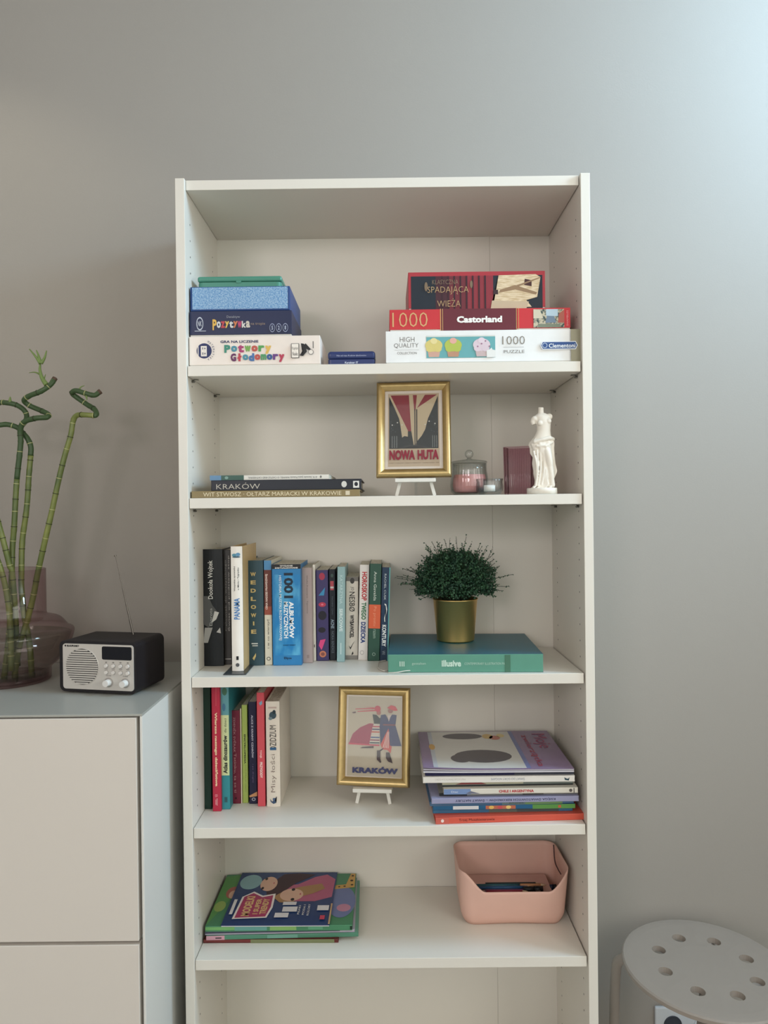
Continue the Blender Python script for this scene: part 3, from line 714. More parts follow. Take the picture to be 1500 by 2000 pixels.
# top magazine: blue, two drawn girls, sideways print
a = Pz(431, 1811, z); b = Pz(643.6, 1810, z); c_ = Pz(468.4, 1700, z)
mz = thing('magazine', 'blue activity magazine with two drawn girls on top of the picture books', 'magazine', (a.x, a.y, z + .0002), math.atan2(b.y - a.y, b.x - a.x), G5)
mw, md = (b - a).length, min(.225, BY - .006 - a.y)
box('pages', .001, mw - .001, .001, md - .001, 0, .0024, mat((206, 204, 206), .6), mz)
mc_ = box('cover', 0, mw, 0, md, .0024, .003, mat((34, 66, 122), .22, var=.04), mz)
SK = (222, 176, 148)
deco(mc_, (0, 0, .003), (mw, 0, 0), (0, md, 0), [
    ('p', [(.45, .45), (.6, .42), (.82, .42), (.98, .5), (.99, .85), (.9, .95), (.78, .9), (.62, .75), (.45, .72)], (186, 92, 124), 'printed_dress'),
    ('p', [(.3, .7), (.45, .96), (.6, .98), (.78, .95), (.6, .78), (.5, .62), (.4, .5), (.33, .55)], (72, 42, 52), 'printed_hair'),
    ('c', .13, .8, .11, (132, 176, 182), .15),
    ('c', .32, .76, .085, SK, .145, 'printed_face'),
    ('p', [(.4, .5), (.5, .62), (.66, .7), (.86, .76), (.9, .66), (.78, .56), (.66, .5), (.6, .38), (.48, .4)], (172, 128, 76), 'printed_hair'),
    ('c', .58, .54, .115, SK, .12, 'printed_face'),
    ('c', .28, .86, .014, (40, 30, 34), .026), ('c', .27, .67, .014, (40, 30, 34), .026), ('c', .585, .64, .018, (40, 30, 34), .026), ('c', .6, .45, .018, (40, 30, 34), .026),
    ('c', .37, .77, .006, (190, 80, 86), .016), ('c', .665, .55, .007, (190, 80, 86), .018),
    ('p', [(.08, .1), (.1, .5), (.2, .6), (.3, .52), (.42, .56), (.43, .3), (.4, .12)], (236, 226, 220), 'printed_frame'),
    ('p', [(.1, .12), (.12, .5), (.2, .57), (.3, .49), (.4, .53), (.41, .31), (.385, .14)], (176, 52, 100), 'printed_panel'),
    ('t', 'MODELKI', .19, .33, .08, .36, (226, 186, 120), 90, .03), ('t', 'I SUPER', .28, .32, .05, .28, (226, 186, 120), 90, .03), ('t', 'TRENDY', .35, .32, .06, .28, (226, 186, 120), 90, .03),
    ('r', .035, .065, .18, .45, (222, 220, 222)),
    ('r', .52, .65, .34, .4, (222, 218, 220)), ('r', .53, .67, .22, .31, (222, 218, 220)), ('r', .47, .6, .12, .2, (222, 218, 220)), ('r', .86, .97, .24, .33, (222, 218, 220)),
    ('t', 'PISAKI', .69, .25, .02, .16, WHT, 90, 0), ('t', 'MODA I', .735, .25, .02, .18, WHT, 90, 0), ('t', 'KOLORY', .78, .25, .02, .2, WHT, 90, 0),
    ('r', .9, .945, .08, .15, (206, 60, 90)), ('r', .985, 1, 0, .36, (196, 158, 110))])

# ------------------------------------------------------------------ boxes on the top shelf
Z1 = SZ[0]
def cbox(name, label, px0, px1, pyt, z0, Yf, depth, m, items=(), bev=.0008, group=None, pyb=None, cat='box', rz=0.0, lid=True):
    ym = pyt if pyt else 650
    a = Pxy(px0, ym, Yf); b = Pxy(px1, ym, Yf)
    t = Pxy((px0 + px1) / 2, ym, Yf)
    h = t.z - z0
    o = thing(name, label, cat, (a.x, Yf, z0 + .0003), rz, group)
    W = b.x - a.x; mm = mat(m, .42) if isinstance(m, tuple) else m
    if lid:   # tray inside a slightly larger lid
        lo_ = box('box_lid', 0, W, 0, depth, .003, h - .0006, mm, o, bev)
        box('box_tray', .0012, W - .0012, .0012, depth - .0012, 0, .004, mat((214, 208, 198), .6), o)
    else:
        lo_ = box('box_body', 0, W, 0, depth, 0, h - .0006, mm, o, bev)
    deco(lo_, (0, 0, 0), (W, 0, 0), (0, 0, h), items)
    return o, a, W, h
GB = 'game boxes stacked at the left of the top shelf'
cols = {'P': (40, 140, 116), 'o': (60, 140, 160), 't': (178, 50, 110), 'w': (112, 166, 60), 'o2': (196, 80, 60), 'r': (72, 160, 70), 'y': (226, 180, 60)}
NAVY = (38, 52, 110)
it = [('c', .115, .52, .058, NAVY), ('r', .09, .135, .34, .68, (236, 226, 214)), ('r', .066, .072, .3, .74, (236, 226, 214)),
      ('t', '× +', .113, .6, .026, .08, NAVY, 0, .02), ('t', '= ÷', .113, .43, .026, .08, NAVY, 0, .02),
      ('t', 'GRA NA LICZENIE', .385, .81, .29, .085, NAVY, 0, .016)]
for i, (ch, c) in enumerate(zip('Potwory', [cols['P'], cols['o'], cols['t'], cols['w'], cols['o2'], cols['r'], cols['y']])):
    it.append(('t', ch, .292 + i * .052, .575 if ch != 'y' else .53, .046, {'P': .26, 't': .25, 'y': .27}.get(ch, .2), c, 0, .05))
for i, (ch, c) in enumerate(zip('Głodomory', [(112, 40, 100), (196, 50, 70), (60, 140, 160), (60, 110, 170), (196, 70, 60), (60, 150, 90), (40, 90, 150), (112, 60, 140), (190, 50, 80)])):
    it.append(('t', ch, .338 + i * .046, .29 if ch not in 'y' else .245, .042 if ch != 'ł' else .03, {'G': .26, 'ł': .26, 'd': .26, 'y': .26}.get(ch, .19), c, 0, .05))
for i, ch in enumerate('MATEMATYKA'):
    a_ = math.radians(62 - i * 13.8)
    it.append(('t', ch, .115 + .074 * math.cos(a_), .52 + .074 * math.sin(a_) * 4.45, .011, .07, NAVY, round(math.degrees(a_)) - 90, .0))
it += [('p', [(.78, .24), (.84, .24), (.84, .72), (.78, .72)], (40, 38, 40)), ('p', [(.784, .255), (.836, .255), (.836, .705), (.784, .705)], (236, 226, 214)),
       ('t', 'Kapitan', .81, .55, .045, .12, (60, 58, 60), 0, 0), ('t', 'Nauka', .81, .38, .04, .12, (60, 58, 60), 0, 0),
       ('p', [(.845, .32), (.87, .3), (.9, .45), (.88, .7), (.855, .72), (.87, .5)], (36, 34, 38)), ('p', [(.87, .6), (.93, .45), (.935, .5), (.89, .72)], (36, 34, 38)),
       ('c', .93, .43, .02, (120, 110, 106)), ('c', .93, .43, .016, (236, 226, 214)), ('r', .945, .95, .55, .78, (50, 48, 50))]
o, a, W1, h1 = cbox('game_box', 'white game box with multicoloured title letters, bottom of the left stack', 369, 625, 656, Z1, .014, .19, (236, 222, 210), it, group=GB)
z = Z1 + h1 + .0006
it = [('c', .1, .5, .034, (190, 196, 210), .26), ('c', .1, .5, .028, (30, 44, 88), .21), ('t', 'NK', .1, .5, .038, .2, (200, 206, 216), 0, 0), ('r', .05, .16, .2, .225, (180, 186, 200)),
      ('t', 'Detektyw', .43, .74, .13, .12, (150, 152, 160), 0, 0), ('t', 'na tropie', .67, .46, .14, .13, (150, 130, 110), 0, 0)]
for i, (ch, c) in enumerate(zip('Pozytywka', [(226, 176, 50), (206, 206, 206), (196, 60, 70), (222, 180, 60), (206, 204, 200), (210, 120, 60), (196, 60, 110), (210, 208, 200), (206, 196, 180)])):
    it.append(('t', ch, .245 + i * .041, .45, .04, .42 if ch == 'P' else .26, c, 0, .03))
for i in range(3):
    it += [('c', .81 + i * .064, .3, .027, (150, 158, 186), .17), ('c', .81 + i * .064, .3, .023, (30, 44, 88), .14), ('t', '528'[i], .81 + i * .064, .3, .016, .16, (160, 168, 190), 0, .03)]
o, a, W2, h2 = cbox('game_box', 'dark navy detective game box with a jumbled coloured title', 370, 569.5, 606.5, z, .018, .16, (30, 44, 88), it, group=GB)
z += h2 + .0006
SPECK = two_tone('speckled_blue_card', (84, 136, 186), (156, 186, 210), 420, .55, lo=.38, hi=.62)
o, a, W3, h3 = cbox('storage_box', 'light blue speckled box with a deep blue rim, under the green tin', 371, 566, 559, z, .022, .17, (28, 74, 140), [('r', .022, .978, .07, .955, SPECK, 'speckled_panel')], group=GB, bev=.0015, lid=False)
z += h3 + .0004
a = Pxy(386, 538, .04); b = Pxy(549.5, 538, .04)
tn = thing('tin_box', 'flat green metal tin with rounded corners on top of the left stack', 'tin', (a.x, .04, z), 0)
ht = Pxy(468, 539, .04).z - z
GT = mat((62, 140, 116), .35, var=.04)
box('tin_base', 0, b.x - a.x, 0, .115, 0, ht * .52, GT, tn, .009, 4, 'z', smooth=False)
box('tin_lid', -.0006, b.x - a.x + .0006, -.0006, .1156, ht * .56, ht, GT, tn, .004, 3)
box('hinge_tab', (b.x - a.x) * .46, (b.x - a.x) * .52, -.0012, .001, ht * .46, ht * .62, GT, tn)
# small blue tin
a = Pxy(640, 700, .02); b = Pxy(733, 700, .02); hh = Pxy(686, 685.5, .02).z - Z1
bt = thing('tin_box', 'small dark blue tin with tiny white writing in the middle of the top shelf', 'tin', (a.x, .02, Z1 + .0003))
BT = mat((44, 60, 118), .3, var=.03); WB = b.x - a.x
box('tin_base', .0005, WB - .0005, .0005, .059, 0, hh * .42, BT, bt, .006, 4, 'z')
box('tin_lid', 0, WB, 0, .06, hh * .43, hh, BT, bt, .006, 4)
deco(bt, (0, 0, 0), (WB, 0, 0), (0, 0, hh), [('t', 'Nie od razu Kraków zbudowano', .5, .68, .62, .1, (180, 188, 214), 0, 0), ('t', 'Karakter IT', .5, .2, .28, .13, (196, 202, 220), 0, .02)])

GR = 'puzzle and game boxes stacked at the right of the top shelf'
it = [('t', 'HIGH', .11, .74, .075, .15, (96, 92, 86), 0, -.01), ('t', 'QUALITY', .105, .55, .125, .15, (96, 92, 86), 0, -.01), ('r', .045, .17, .42, .425, (130, 124, 116)),
      ('t', 'COLLECTION', .108, .33, .1, .07, (120, 114, 106), 0, 0),
      ('r', .208, .56, .17, .84, (92, 168, 172), 'printed_picture'), ('r', .208, .56, .8, .84, (210, 214, 206))]
def cupcake(cx, top, bot, cherry):
    return [('p', [(cx - .036, .5), (cx + .036, .5), (cx + .026, .2), (cx - .026, .2)], bot), ('c', cx, .55, .044, top, .19), ('c', cx - .02, .44, .02, top, .09), ('c', cx + .02, .44, .02, top, .09), ('c', cx, .68, .018, cherry, .09)]
it += cupcake(.246, (214, 196, 104), (206, 160, 140), (226, 210, 140)) + cupcake(.345, (176, 190, 58), (190, 140, 110), (228, 168, 150)) + cupcake(.49, (216, 196, 206), (200, 176, 176), (222, 204, 214))
it += [('c', .47 + .02 * i, .5 + .08 * ((i * 7) % 3), .004, (160, 110, 140)) for i in range(4)]
it += [('p', [(.515, .17), (.56, .17), (.56, .38), (.545, .4), (.54, .46), (.53, .4), (.515, .38)], (226, 226, 222), 'printed_puzzle_piece'),
      ('t', '1000', .653, .67, .115, .25, (124, 112, 96), 0, -.012), ('r', .6, .705, .46, .468, (120, 110, 98)), ('t', 'PUZZLE', .655, .33, .105, .09, (120, 110, 98), 0, .0),
      ('r', .945, .998, .02, .98, (150, 144, 118), 'olive_end'),
      ('p', [(.79, .5), (.8, .62), (.97, .62), (.98, .5), (.97, .38), (.8, .38)], (226, 230, 234)), ('p', [(.794, .5), (.802, .6), (.968, .6), (.976, .5), (.968, .4), (.802, .4)], (44, 84, 146), 'printed_badge'),
      ('c', .812, .5, .013, (200, 214, 228)), ('c', .812, .5, .0105, (44, 84, 146)), ('t', 'Clementoni', .9, .49, .135, .13, (236, 240, 242), 0, .012)]
Yr = .014
o, a, W4, h4 = cbox('puzzle_box', 'long white puzzle box with a strip of cupcakes, bottom of the right stack', 753, 1135, 644.5, Z1, Yr, .2, (232, 232, 230), it, group=GR)
z = Z1 + h4 + .0006
TOWN = two_tone('printed_town_view', (52, 72, 70), (196, 186, 160), 150, .5, lo=.42, hi=.58)
it = [('r', .285, .705, .01, .99, (118, 40, 54), 'dark_panel'), ('r', .28, .284, 0, 1, (206, 160, 90)), ('r', .292, .295, 0, 1, (206, 160, 90)), ('r', .7, .703, 0, 1, (206, 160, 90)), ('r', .712, .715, 0, 1, (206, 160, 90)),
      ('t', '1000', .113, .52, .195, .66, (214, 164, 104), 0, -.012), ('t', 'Castorland', .497, .5, .25, .3, (240, 236, 230), 0, .04), ('t', 'elementów · pieces', .16, .07, .2, .06, (206, 120, 90), 0, 0),
      ('r', .795, .965, .09, .92, TOWN, 'printed_picture'), ('r', .865, .93, .6, .92, (176, 200, 214)), ('p', [(.795, .5), (.795, .92), (.83, .9), (.85, .5)], (206, 196, 170)), ('p', [(.93, .3), (.965, .3), (.965, .9), (.935, .7)], (176, 90, 74)),
      ('p', [(.86, .3), (.92, .3), (.91, .6), (.87, .62)], (110, 130, 150)), ('r', .82, .94, .09, .25, (120, 130, 110)), ('t', 'SHAMBLES', .982, .5, .01, .7, (230, 150, 150), 90, 0)]
o, a, W5, h5 = cbox('puzzle_box', 'bright red puzzle box with a gold number and a small town picture', 760.5, 1114, 602.5, z, Yr + .006, .19, (206, 38, 48), it, group=GR)
z += h5 + .0006
WOOD = two_tone('printed_wood', (196, 170, 132), (222, 202, 170), 60, .5, (1, 1, 6))
it = [('r', .02, .98, 0, .88, (34, 46, 60), 'printed_panel'), ('r', .2, .62, 0, .88, (84, 40, 54)), ('r', .3, .62, 0, .88, (124, 42, 56)), ('r', .42, .62, 0, .88, (150, 44, 58))] + \
     [('r', .24 + .045 * i, .252 + .045 * i, 0, .88, (70, 34, 48)) for i in range(8)] + [
      ('p', [(.62, .1), (.64, .48), (.66, .88), (.93, .9), (.965, .82), (.94, .3), (.86, .22), (.9, .04), (.6, .02)], WOOD, 'printed_wood_blocks'),
      ('p', [(.6, 0), (.61, .22), (.88, .18), (.86, 0)], (196, 172, 140)), ('p', [(.67, .5), (.78, .62), (.94, .42), (.93, .36), (.78, .5), (.66, .42)], (150, 118, 84)),
      ('p', [(.845, .62), (.9, .58), (.9, .74), (.85, .78)], (84, 44, 44)), ('r', .62, .655, .38, .5, (70, 44, 50)), ('p', [(.78, .6), (.96, .82), (.965, .8), (.79, .56)], (150, 118, 84)),
      ('t', 'KLASYCZNA', .27, .72, .19, .12, (140, 116, 90), 0, -.01), ('t', 'SPADAJĄCA', .29, .5, .3, .22, (190, 154, 104), 0, -.012), ('t', 'WIEŻA', .295, .18, .17, .22, (190, 154, 104), 0, -.012),
      ('c', .13, .6, .012, (126, 104, 80), .12), ('c', .46, .65, .01, (126, 104, 80), .1)]
o, a, W6, h6 = cbox('game_box', 'tall red-edged game box picturing a leaning wooden block tower, top of the right stack', 797, 1064.5, 530, z, Yr + .014, .17, (176, 44, 56), it, group=GR)

# ------------------------------------------------------------------ picture frames and little easels
GOLD = bpy.data.materials.new('brushed_gold'); GOLD.use_nodes = True
nt = GOLD.node_tree; b_ = nt.nodes['Principled BSDF']; b_.inputs['Metallic'].default_value = 1; b_.inputs['Roughness'].default_value = .4
n_ = nt.nodes.new('ShaderNodeTexNoise'); n_.inputs['Scale'].default_value = 120
tc_ = nt.nodes.new('ShaderNodeTexCoord'); nt.links.new(tc_.outputs['Object'], n_.inputs[0])
r_ = nt.nodes.new('ShaderNodeMix'); r_.data_type = 'RGBA'; r_.inputs[6].default_value = lin((196, 170, 118)) + [1]; r_.inputs[7].default_value = lin((216, 190, 136)) + [1]
nt.links.new(n_.outputs['Fac'], r_.inputs[0]); nt.links.new(r_.outputs[2], b_.inputs['Base Color'])
PANE = glass('picture_glass', (252, 252, 252), .5, 1)
def frame(label, loc, rz, rx, W, H, art, group):
    o = thing('picture_frame', label, 'picture', loc, rz, group, rx=rx)
    rw = .0165
    prof = [(0, .001), (0, -.011), (.0025, -.0145), (.006, -.0155), (.010, -.0135), (.0135, -.009), (rw, -.0075), (rw, -.0035)]
    cs = [(-W / 2, 0), (W / 2, 0), (W / 2, H), (-W / 2, H)]
    inn = [(1, 1), (-1, 1), (-1, -1), (1, -1)]
    for k in range(4):
        k2 = (k + 1) % 4; bm = bmesh.new(); A = []; B = []
        for t, y in prof:
            A.append(bm.verts.new((cs[k][0] + inn[k][0] * t, y, cs[k][1] + inn[k][1] * t)))
            B.append(bm.verts.new((cs[k2][0] + inn[k2][0] * t, y, cs[k2][1] + inn[k2][1] * t)))
        for i in range(len(prof) - 1): bm.faces.new((A[i], A[i + 1], B[i + 1], B[i]))
        bm.faces.new((A[-1], A[0], B[0], B[-1]))
        q = fin('frame_rail', bm, GOLD, o)
        for p in q.data.polygons: p.use_smooth = len(p.vertices) == 4
    box('backing', -W / 2 + .003, W / 2 - .003, -.001, .003, .003, H - .003, mat((120, 100, 76), .8), o)
    mo_ = box('mount', -W / 2 + rw - .001, W / 2 - rw + .001, -.0038, -.0012, rw - .001, H - rw + .001, mat((226, 214, 202), .6), o)
    deco(mo_, (-W / 2 + rw, -.0038, rw), (W - 2 * rw, 0, 0), (0, 0, H - 2 * rw), art)
    q = box('pane', -W / 2 + rw - .001, W / 2 - rw + .001, -.0072, -.0068, rw - .001, H - rw + .001, PANE, o)
    return o
def easel(label, loc, rz, zb, wl, lip_w, group, depth):
    """small white display easel: zb height of the lip above the shelf"""
    o = thing('display_easel', label, 'easel', loc, rz, group)
    m = mat((226, 222, 212), .5)
    box('lip', -lip_w / 2, lip_w / 2, -.019, .009, zb - .0085, zb - .0012, m, o, .0008)
    for s in (-1, 1):
        bm = bmesh.new()
        tube_bm(bm, [(s * wl * .5, .004, .0), (s * wl * .36, .0115, zb + .005), (s * wl * .06, .047, zb + .13)], .0046, 4)
        fin('leg', bm, m, o)
    bm = bmesh.new(); tube_bm(bm, [(0, depth, .0), (0, .052, zb + .11)], .0042, 4); fin('rear_leg', bm, m, o)
    box('crossbar', -.02, .02, .034, .038, zb + .07, zb + .078, m, o)
    return o
F1 = Pxy(808.5, 933, .058); W_ = .1505
top = Pxy(813, 750, .058 + .04)
H1 = math.hypot(top.z - F1.z, .04); rx1 = -math.atan2(.04, top.z - F1.z)
RED = (150, 40, 58); DK = (34, 46, 52); BE_ = (196, 176, 140)
art1 = [('r', .055, .945, .035, .965, (196, 172, 142), 'poster'), ('r', .075, .925, .26, .945, BE_, 'printed_sky'),
        ('p', [(.1, .945), (.42, .945), (.46, .46), (.42, .46)], RED), ('p', [(.49, .945), (.56, .945), (.535, .75), (.515, .72)], RED), ('p', [(.7, .945), (.91, .945), (.56, .775)], RED),
        ('p', [(.075, .26), (.075, .93), (.17, .78), (.25, .64), (.27, .56), (.3, .4), (.34, .42), (.4, .41), (.4, .48), (.46, .48), (.48, .33), (.5, .3), (.34, .28), (.28, .26)], DK, 'printed_buildings'),
        ('p', [(.925, .26), (.925, .93), (.82, .75), (.75, .64), (.7, .5), (.64, .42), (.57, .36), (.53, .31), (.66, .28), (.74, .26)], DK, 'printed_buildings'),
        ('r', .515, .53, .3, .76, DK, 'printed_pole'), ('r', .545, .565, .3, .76, (60, 56, 56), 'printed_pole'),
        ('p', [(.22, .26), (.4, .305), (.6, .305), (.8, .26)], (60, 64, 66)), ('p', [(.3, .26), (.45, .29), (.58, .29), (.72, .26)], (30, 38, 42))] + \
       [('r', .12 + .04 * i, .135 + .04 * i, .27, .42, (110, 116, 116)) for i in range(3)] + [('r', .82 + .035 * i, .833 + .035 * i, .27, .42, (110, 116, 116)) for i in range(3)] + \
       [('c', x, y, .012, (206, 206, 196)) for x, y in ((.13, .56), (.22, .59), (.3, .56), (.7, .56), (.77, .6), (.87, .57))] + \
       [('c', .1 + .13 * random.random(), .45 + .3 * random.random(), .006, (100, 116, 124)) for _ in range(9)] + [('c', .79 + .12 * random.random(), .45 + .25 * random.random(), .006, (100, 116, 124)) for _ in range(9)] + \
       [('t', 'NOWA', .30, .175, .44, .125, (150, 34, 56), 0, .045), ('t', 'HUTA', .745, .175, .36, .125, (150, 34, 56), 0, .045),
        ('t', 'CZĘŚĆ DZIELNICY MIASTA KRAKÓW · NAJMŁODSZA 1949', .5, .075, .86, .018, (90, 70, 50), 0, .0)]
GF = 'gold framed posters on little easels'
frame('gold-framed NOWA HUTA poster with red rays, on the second shelf', (F1.x, .058, F1.z), -math.radians(4), rx1, W_, H1, art1, GF)
easel('white mini easel under the framed poster on the second shelf', (Pxy(812, 960, .05).x, .0585, SZ[1] + .0003), -math.radians(3), F1.z - SZ[1] - .001, .077, .081, 'white mini easels', .11)
F2 = Pxy(729.5, 1534, .105); top = Pxy(737, 1342, .105 + .035)
H2 = math.hypot(top.z - F2.z, .035); rx2 = -math.atan2(.035, top.z - F2.z)
CR1 = (176, 40, 66); NB = (46, 52, 112); BR = (70, 34, 44)
art2 = [('r', .03, .985, .01, .98, (190, 176, 152), 'poster')]
art2 += [('p', [(.05, .395), (.12, .52), (.25, .6), (.42, .655), (.48, .65), (.6, .62), (.6, .395)], (168, 46, 82), 'printed_skirt')]
art2 += [('p', [(.42, .4), (.47, .6), (.5, .66), (.6, .66), (.6, .4)], (206, 194, 178), 'printed_apron')]
for i, c in enumerate([(46, 80, 90), (150, 60, 90), (60, 90, 150), (206, 190, 180), (200, 80, 60), (70, 70, 120), (190, 60, 80)]):
    y_ = .41 + i * .033; art2.append(('p', [(.425 + i * .008, y_), (.6, y_), (.6, y_ + .016), (.43 + i * .008, y_ + .016)], c))
art2 += [('p', [(.05, .39), (.6, .38), (.6, .395), (.05, .41)], (206, 60, 90)),
         ('p', [(.47, .765), (.54, .76), (.6, .72), (.66, .76), (.62, .65), (.5, .65)], (34, 40, 46), 'printed_bodice'),
         ('c', .58, .79, .04, (176, 96, 84), .032), ('c', .56, .835, .055, (200, 50, 76), .038, 'printed_flower_wreath'),
         ('p', [(.16, .83), (.52, .845), (.52, .83), (.16, .82)], (206, 70, 84)), ('p', [(.2, .8), (.52, .82), (.52, .805), (.2, .79)], (206, 60, 80)), ('p', [(.3, .855), (.5, .84), (.5, .85)], (206, 80, 90)), ('p', [(.1, .785), (.17, .795), (.17, .775), (.12, .77)], (110, 76, 80)),
         ('p', [(.62, .76), (.7, .77), (.76, .7), (.82, .77), (.9, .765), (.88, .64), (.99, .39), (.72, .385), (.62, .4), (.6, .62)], NB, 'printed_coat'),
         ('p', [(.74, .76), (.76, .68), (.8, .76)], (206, 186, 176)), ('p', [(.66, .34), (.62, .4), (.7, .52), (.76, .6), (.78, .4), (.82, .38), (.8, .3), (.74, .34)], (206, 74, 66), 'printed_trousers')] + \
        [('p', [(.66 + .03 * i, .36), (.672 + .03 * i, .36), (.745 + .01 * i, .56), (.74 + .01 * i, .56)], (222, 200, 190)) for i in range(4)] + \
        [('r', .66, .88, .635, .65, (140, 50, 60)), ('c', .79, .815, .045, (150, 90, 80), .03), ('p', [(.73, .85), (.8, .885), (.88, .87), (.92, .82), (.86, .815)], (206, 50, 66), 'printed_cap'),
         ('p', [(.3, .365), (.5, .38), (.5, .355), (.26, .35)], BR, 'printed_boot'), ('p', [(.56, .33), (.62, .33), (.61, .25), (.64, .19), (.62, .18), (.56, .22)], BR, 'printed_boot'), ('p', [(.6, .33), (.68, .365), (.66, .34), (.6, .31)], BR, 'printed_boot'), ('p', [(.72, .31), (.78, .31), (.78, .24), (.84, .18), (.76, .2), (.72, .24)], BR, 'printed_boot'),
         ('t', 'KRAKÓW', .53, .092, .8, .085, (52, 58, 120), 0, .05)]
frame('gold-framed KRAKÓW poster of a couple in folk dress, on the fourth shelf', (F2.x, .105, F2.z), -math.radians(8), rx2, W_ + .002, H2, art2, GF)
easel('white mini easel under the framed poster on the fourth shelf', (Pxy(729, 1560, .112).x, .107, Z4 + .0003), -math.radians(5), F2.z - Z4 - .001, .070, .081, 'white mini easels', .13)

# ------------------------------------------------------------------ second shelf: glass and statuette
Z2 = SZ[1]
def flute(n, amp): return lambda r, z, a: r * (1 + amp * (0.5 + .5 * math.cos(n * a)))
CLEAR = glass('clear_glass', (190, 198, 196), .04, .5)
PINKG = glass('mauve_glass', (190, 124, 146), .09, .33)
Yj = .075
jc = Pxy(917, 960, Yj)
jar = thing('candle_jar', 'clear ribbed glass jar with a knobbed lid holding a pink candle', 'candle', (jc.x, Yj, Z2 + .0003))
js = (Yj + 1.365) / F_PX
hl = 64 * js
lathe('jar_body', [(.012, .0), (.03, .001), (.037, .008), (.0385, .02), (.037, .035), (.0345, .05), (.0345, hl - .002), (.0325, hl - .002), (.0325, .05), (.035, .035), (.0365, .02), (.035, .01), (.028, .004), (.012, .003)], CLEAR, jar, 120, flute=flute(30, .022))
lathe('candle_wax', [(.02, .005), (.031, .008), (.034, .02), (.0335, .034), (.0315, .042), (.004, .0415)], mat((214, 142, 138), .55, var=.05), jar, 32)
lathe('jar_lid', [(.036, hl - .001), (.0365, hl + .001), (.035, hl + .0025), (.02, hl + .005), (.006, hl + .007), (.004, hl + .009)], CLEAR, jar, 40)
lathe('lid_knob', [(.002, hl + .009)] + [(max(.001, .0088 * math.sin(t)), hl + .0175 - .0088 * math.cos(t)) for t in [PI * i / 10 for i in range(1, 11)]], CLEAR, jar, 24)
tl = Pxy(956, 960, .03)
tea = thing('tealight_holder', 'small clear ribbed glass holder with a white tealight, in front of the jar', 'candle holder', (tl.x, .03, Z2 + .0003))
lathe('holder_bowl', [(.012, 0), (.02, .001), (.025, .008), (.026, .016), (.0245, .025), (.026, .0315), (.0245, .0315), (.023, .025), (.0235, .016), (.022, .009), (.012, .005)], CLEAR, tea, 120, flute=flute(30, .03))
lathe('tealight', [(.011, .0065), (.0112, .0065), (.0112, .019), (.0105, .0188), (.002, .0185)], mat((236, 234, 226), .5), tea, 28)
vs_c = Pxy(1017, 940, .075)
pv = thing('glass_vase', 'mauve pink ribbed glass vase beside the white statuette', 'vase', (vs_c.x, .085, Z2 + .0003), .35)
hv = Pxy(1017, 874, .085).z - Z2
def lobes(r, z, a): return r * (1 + .13 * math.cos(4 * a)) * (1 + .028 * math.cos(48 * a))
lathe('vase_wall', [(.006, 0), (.0275, 0), (.0295, .003), (.031, hv), (.0292, hv), (.0277, .004), (.006, .003)], PINKG, pv, 384, flute=lobes)

# statuette: armless draped figure
stc = Pxy(1058.5, 960, .035)
stt = thing('statuette', 'white armless draped figure on a round base by the right side panel', 'statue', (stc.x, .035, Z2 + .0003))
PL = mat((236, 228, 214), .55, var=.02, scale=60)
S = 1.0145e-3   # metres per photograph pixel at that depth
lathe('base', [(.001, 0), (.0295, 0), (.0295, .011), (.0285, .0122), (.001, .0122)], PL, stt, 48)
bm = bmesh.new()
def loft(rows, seg=40, fold=None):
    rings = []
    for z, cx, cy, rx, ry in rows:
        ring = []
        for i in range(seg):
            a = 2 * PI * i / seg; f = 1 + (fold(z, a) if fold else 0)
            ring.append(bm.verts.new((cx + rx * f * math.cos(a), cy + ry * f * math.sin(a), z)))
        rings.append(ring)
    for p, q in zip(rings, rings[1:]):
        for i in range(seg):
            j = (i + 1) % seg; bm.faces.new((p[i], p[j], q[j], q[i]))
    bm.faces.new(rings[0][::-1]); bm.faces.new(rings[-1])
def srow(y, x0, x1, ry, cy=0):   # photograph rows of the 10x crop -> local
    return ((1838 - y) * S / 10, ((x0 + x1) / 2 - 485) * S / 10, cy, (x1 - x0) / 2 * S / 10, ry)
# drapery
def folds(z, a):
    t = z * 1000
    return .075 * math.cos(9 * a + t * .035) * (1 if z < .1 else .5) + .035 * math.cos(17 * a - t * .06)
loft([srow(1725, 265, 700, .016), srow(1650, 345, 735, .017), srow(1560, 355, 705, .0165), srow(1430, 325, 755, .0165), srow(1380, 325, 765, .0165), srow(1240, 310, 735, .016),
      srow(1120, 325, 730, .0165), srow(1040, 275, 725, .017), srow(940, 265, 715, .0175), srow(880, 240, 720, .0178), srow(835, 245, 728, .017), srow(790, 290, 715, .015), srow(740, 330, 680, .013)], 56, folds)
# rolled cloth at the hips
tube_bm(bm, [(-.0235, 0, .098), (-.016, -.0135, .1025), (0, -.0165, .1065), (.012, -.0155, .110), (.0225, -.004, .108)], [.003, .0036, .0036, .0045, .004], 10)
tube_bm(bm, [(-.0225, 0, .0935), (-.012, -.015, .0945), (.004, -.0175, .094), (.02, -.011, .1025)], [.002, .0028, .003, .0028], 10)
# forward leg pressing through the cloth
tube_bm(bm, spline([(.006, -.010, .09), (.009, -.0155, .078), (.013, -.0135, .055), (.0165, -.013, .03), (.018, -.014, .014)], 4), [.0075] * 4 + [.007] * 4 + [.0058] * 4 + [.005] * 4 + [.0045], 14)
# long slanting folds
for k, (xa, za, xb, zb) in enumerate([(-.012, .088, -.016, .014), (-.006, .088, -.011, .016), (.0, .082, -.004, .018), (.003, .06, .0, .03), (-.019, .085, -.014, .03)]):
    tube_bm(bm, spline([(xa, -.0145, za), ((xa + xb) / 2 + .003, -.0165, (za + zb) / 2), (xb, -.0145, zb)], 5), .0021, 8)
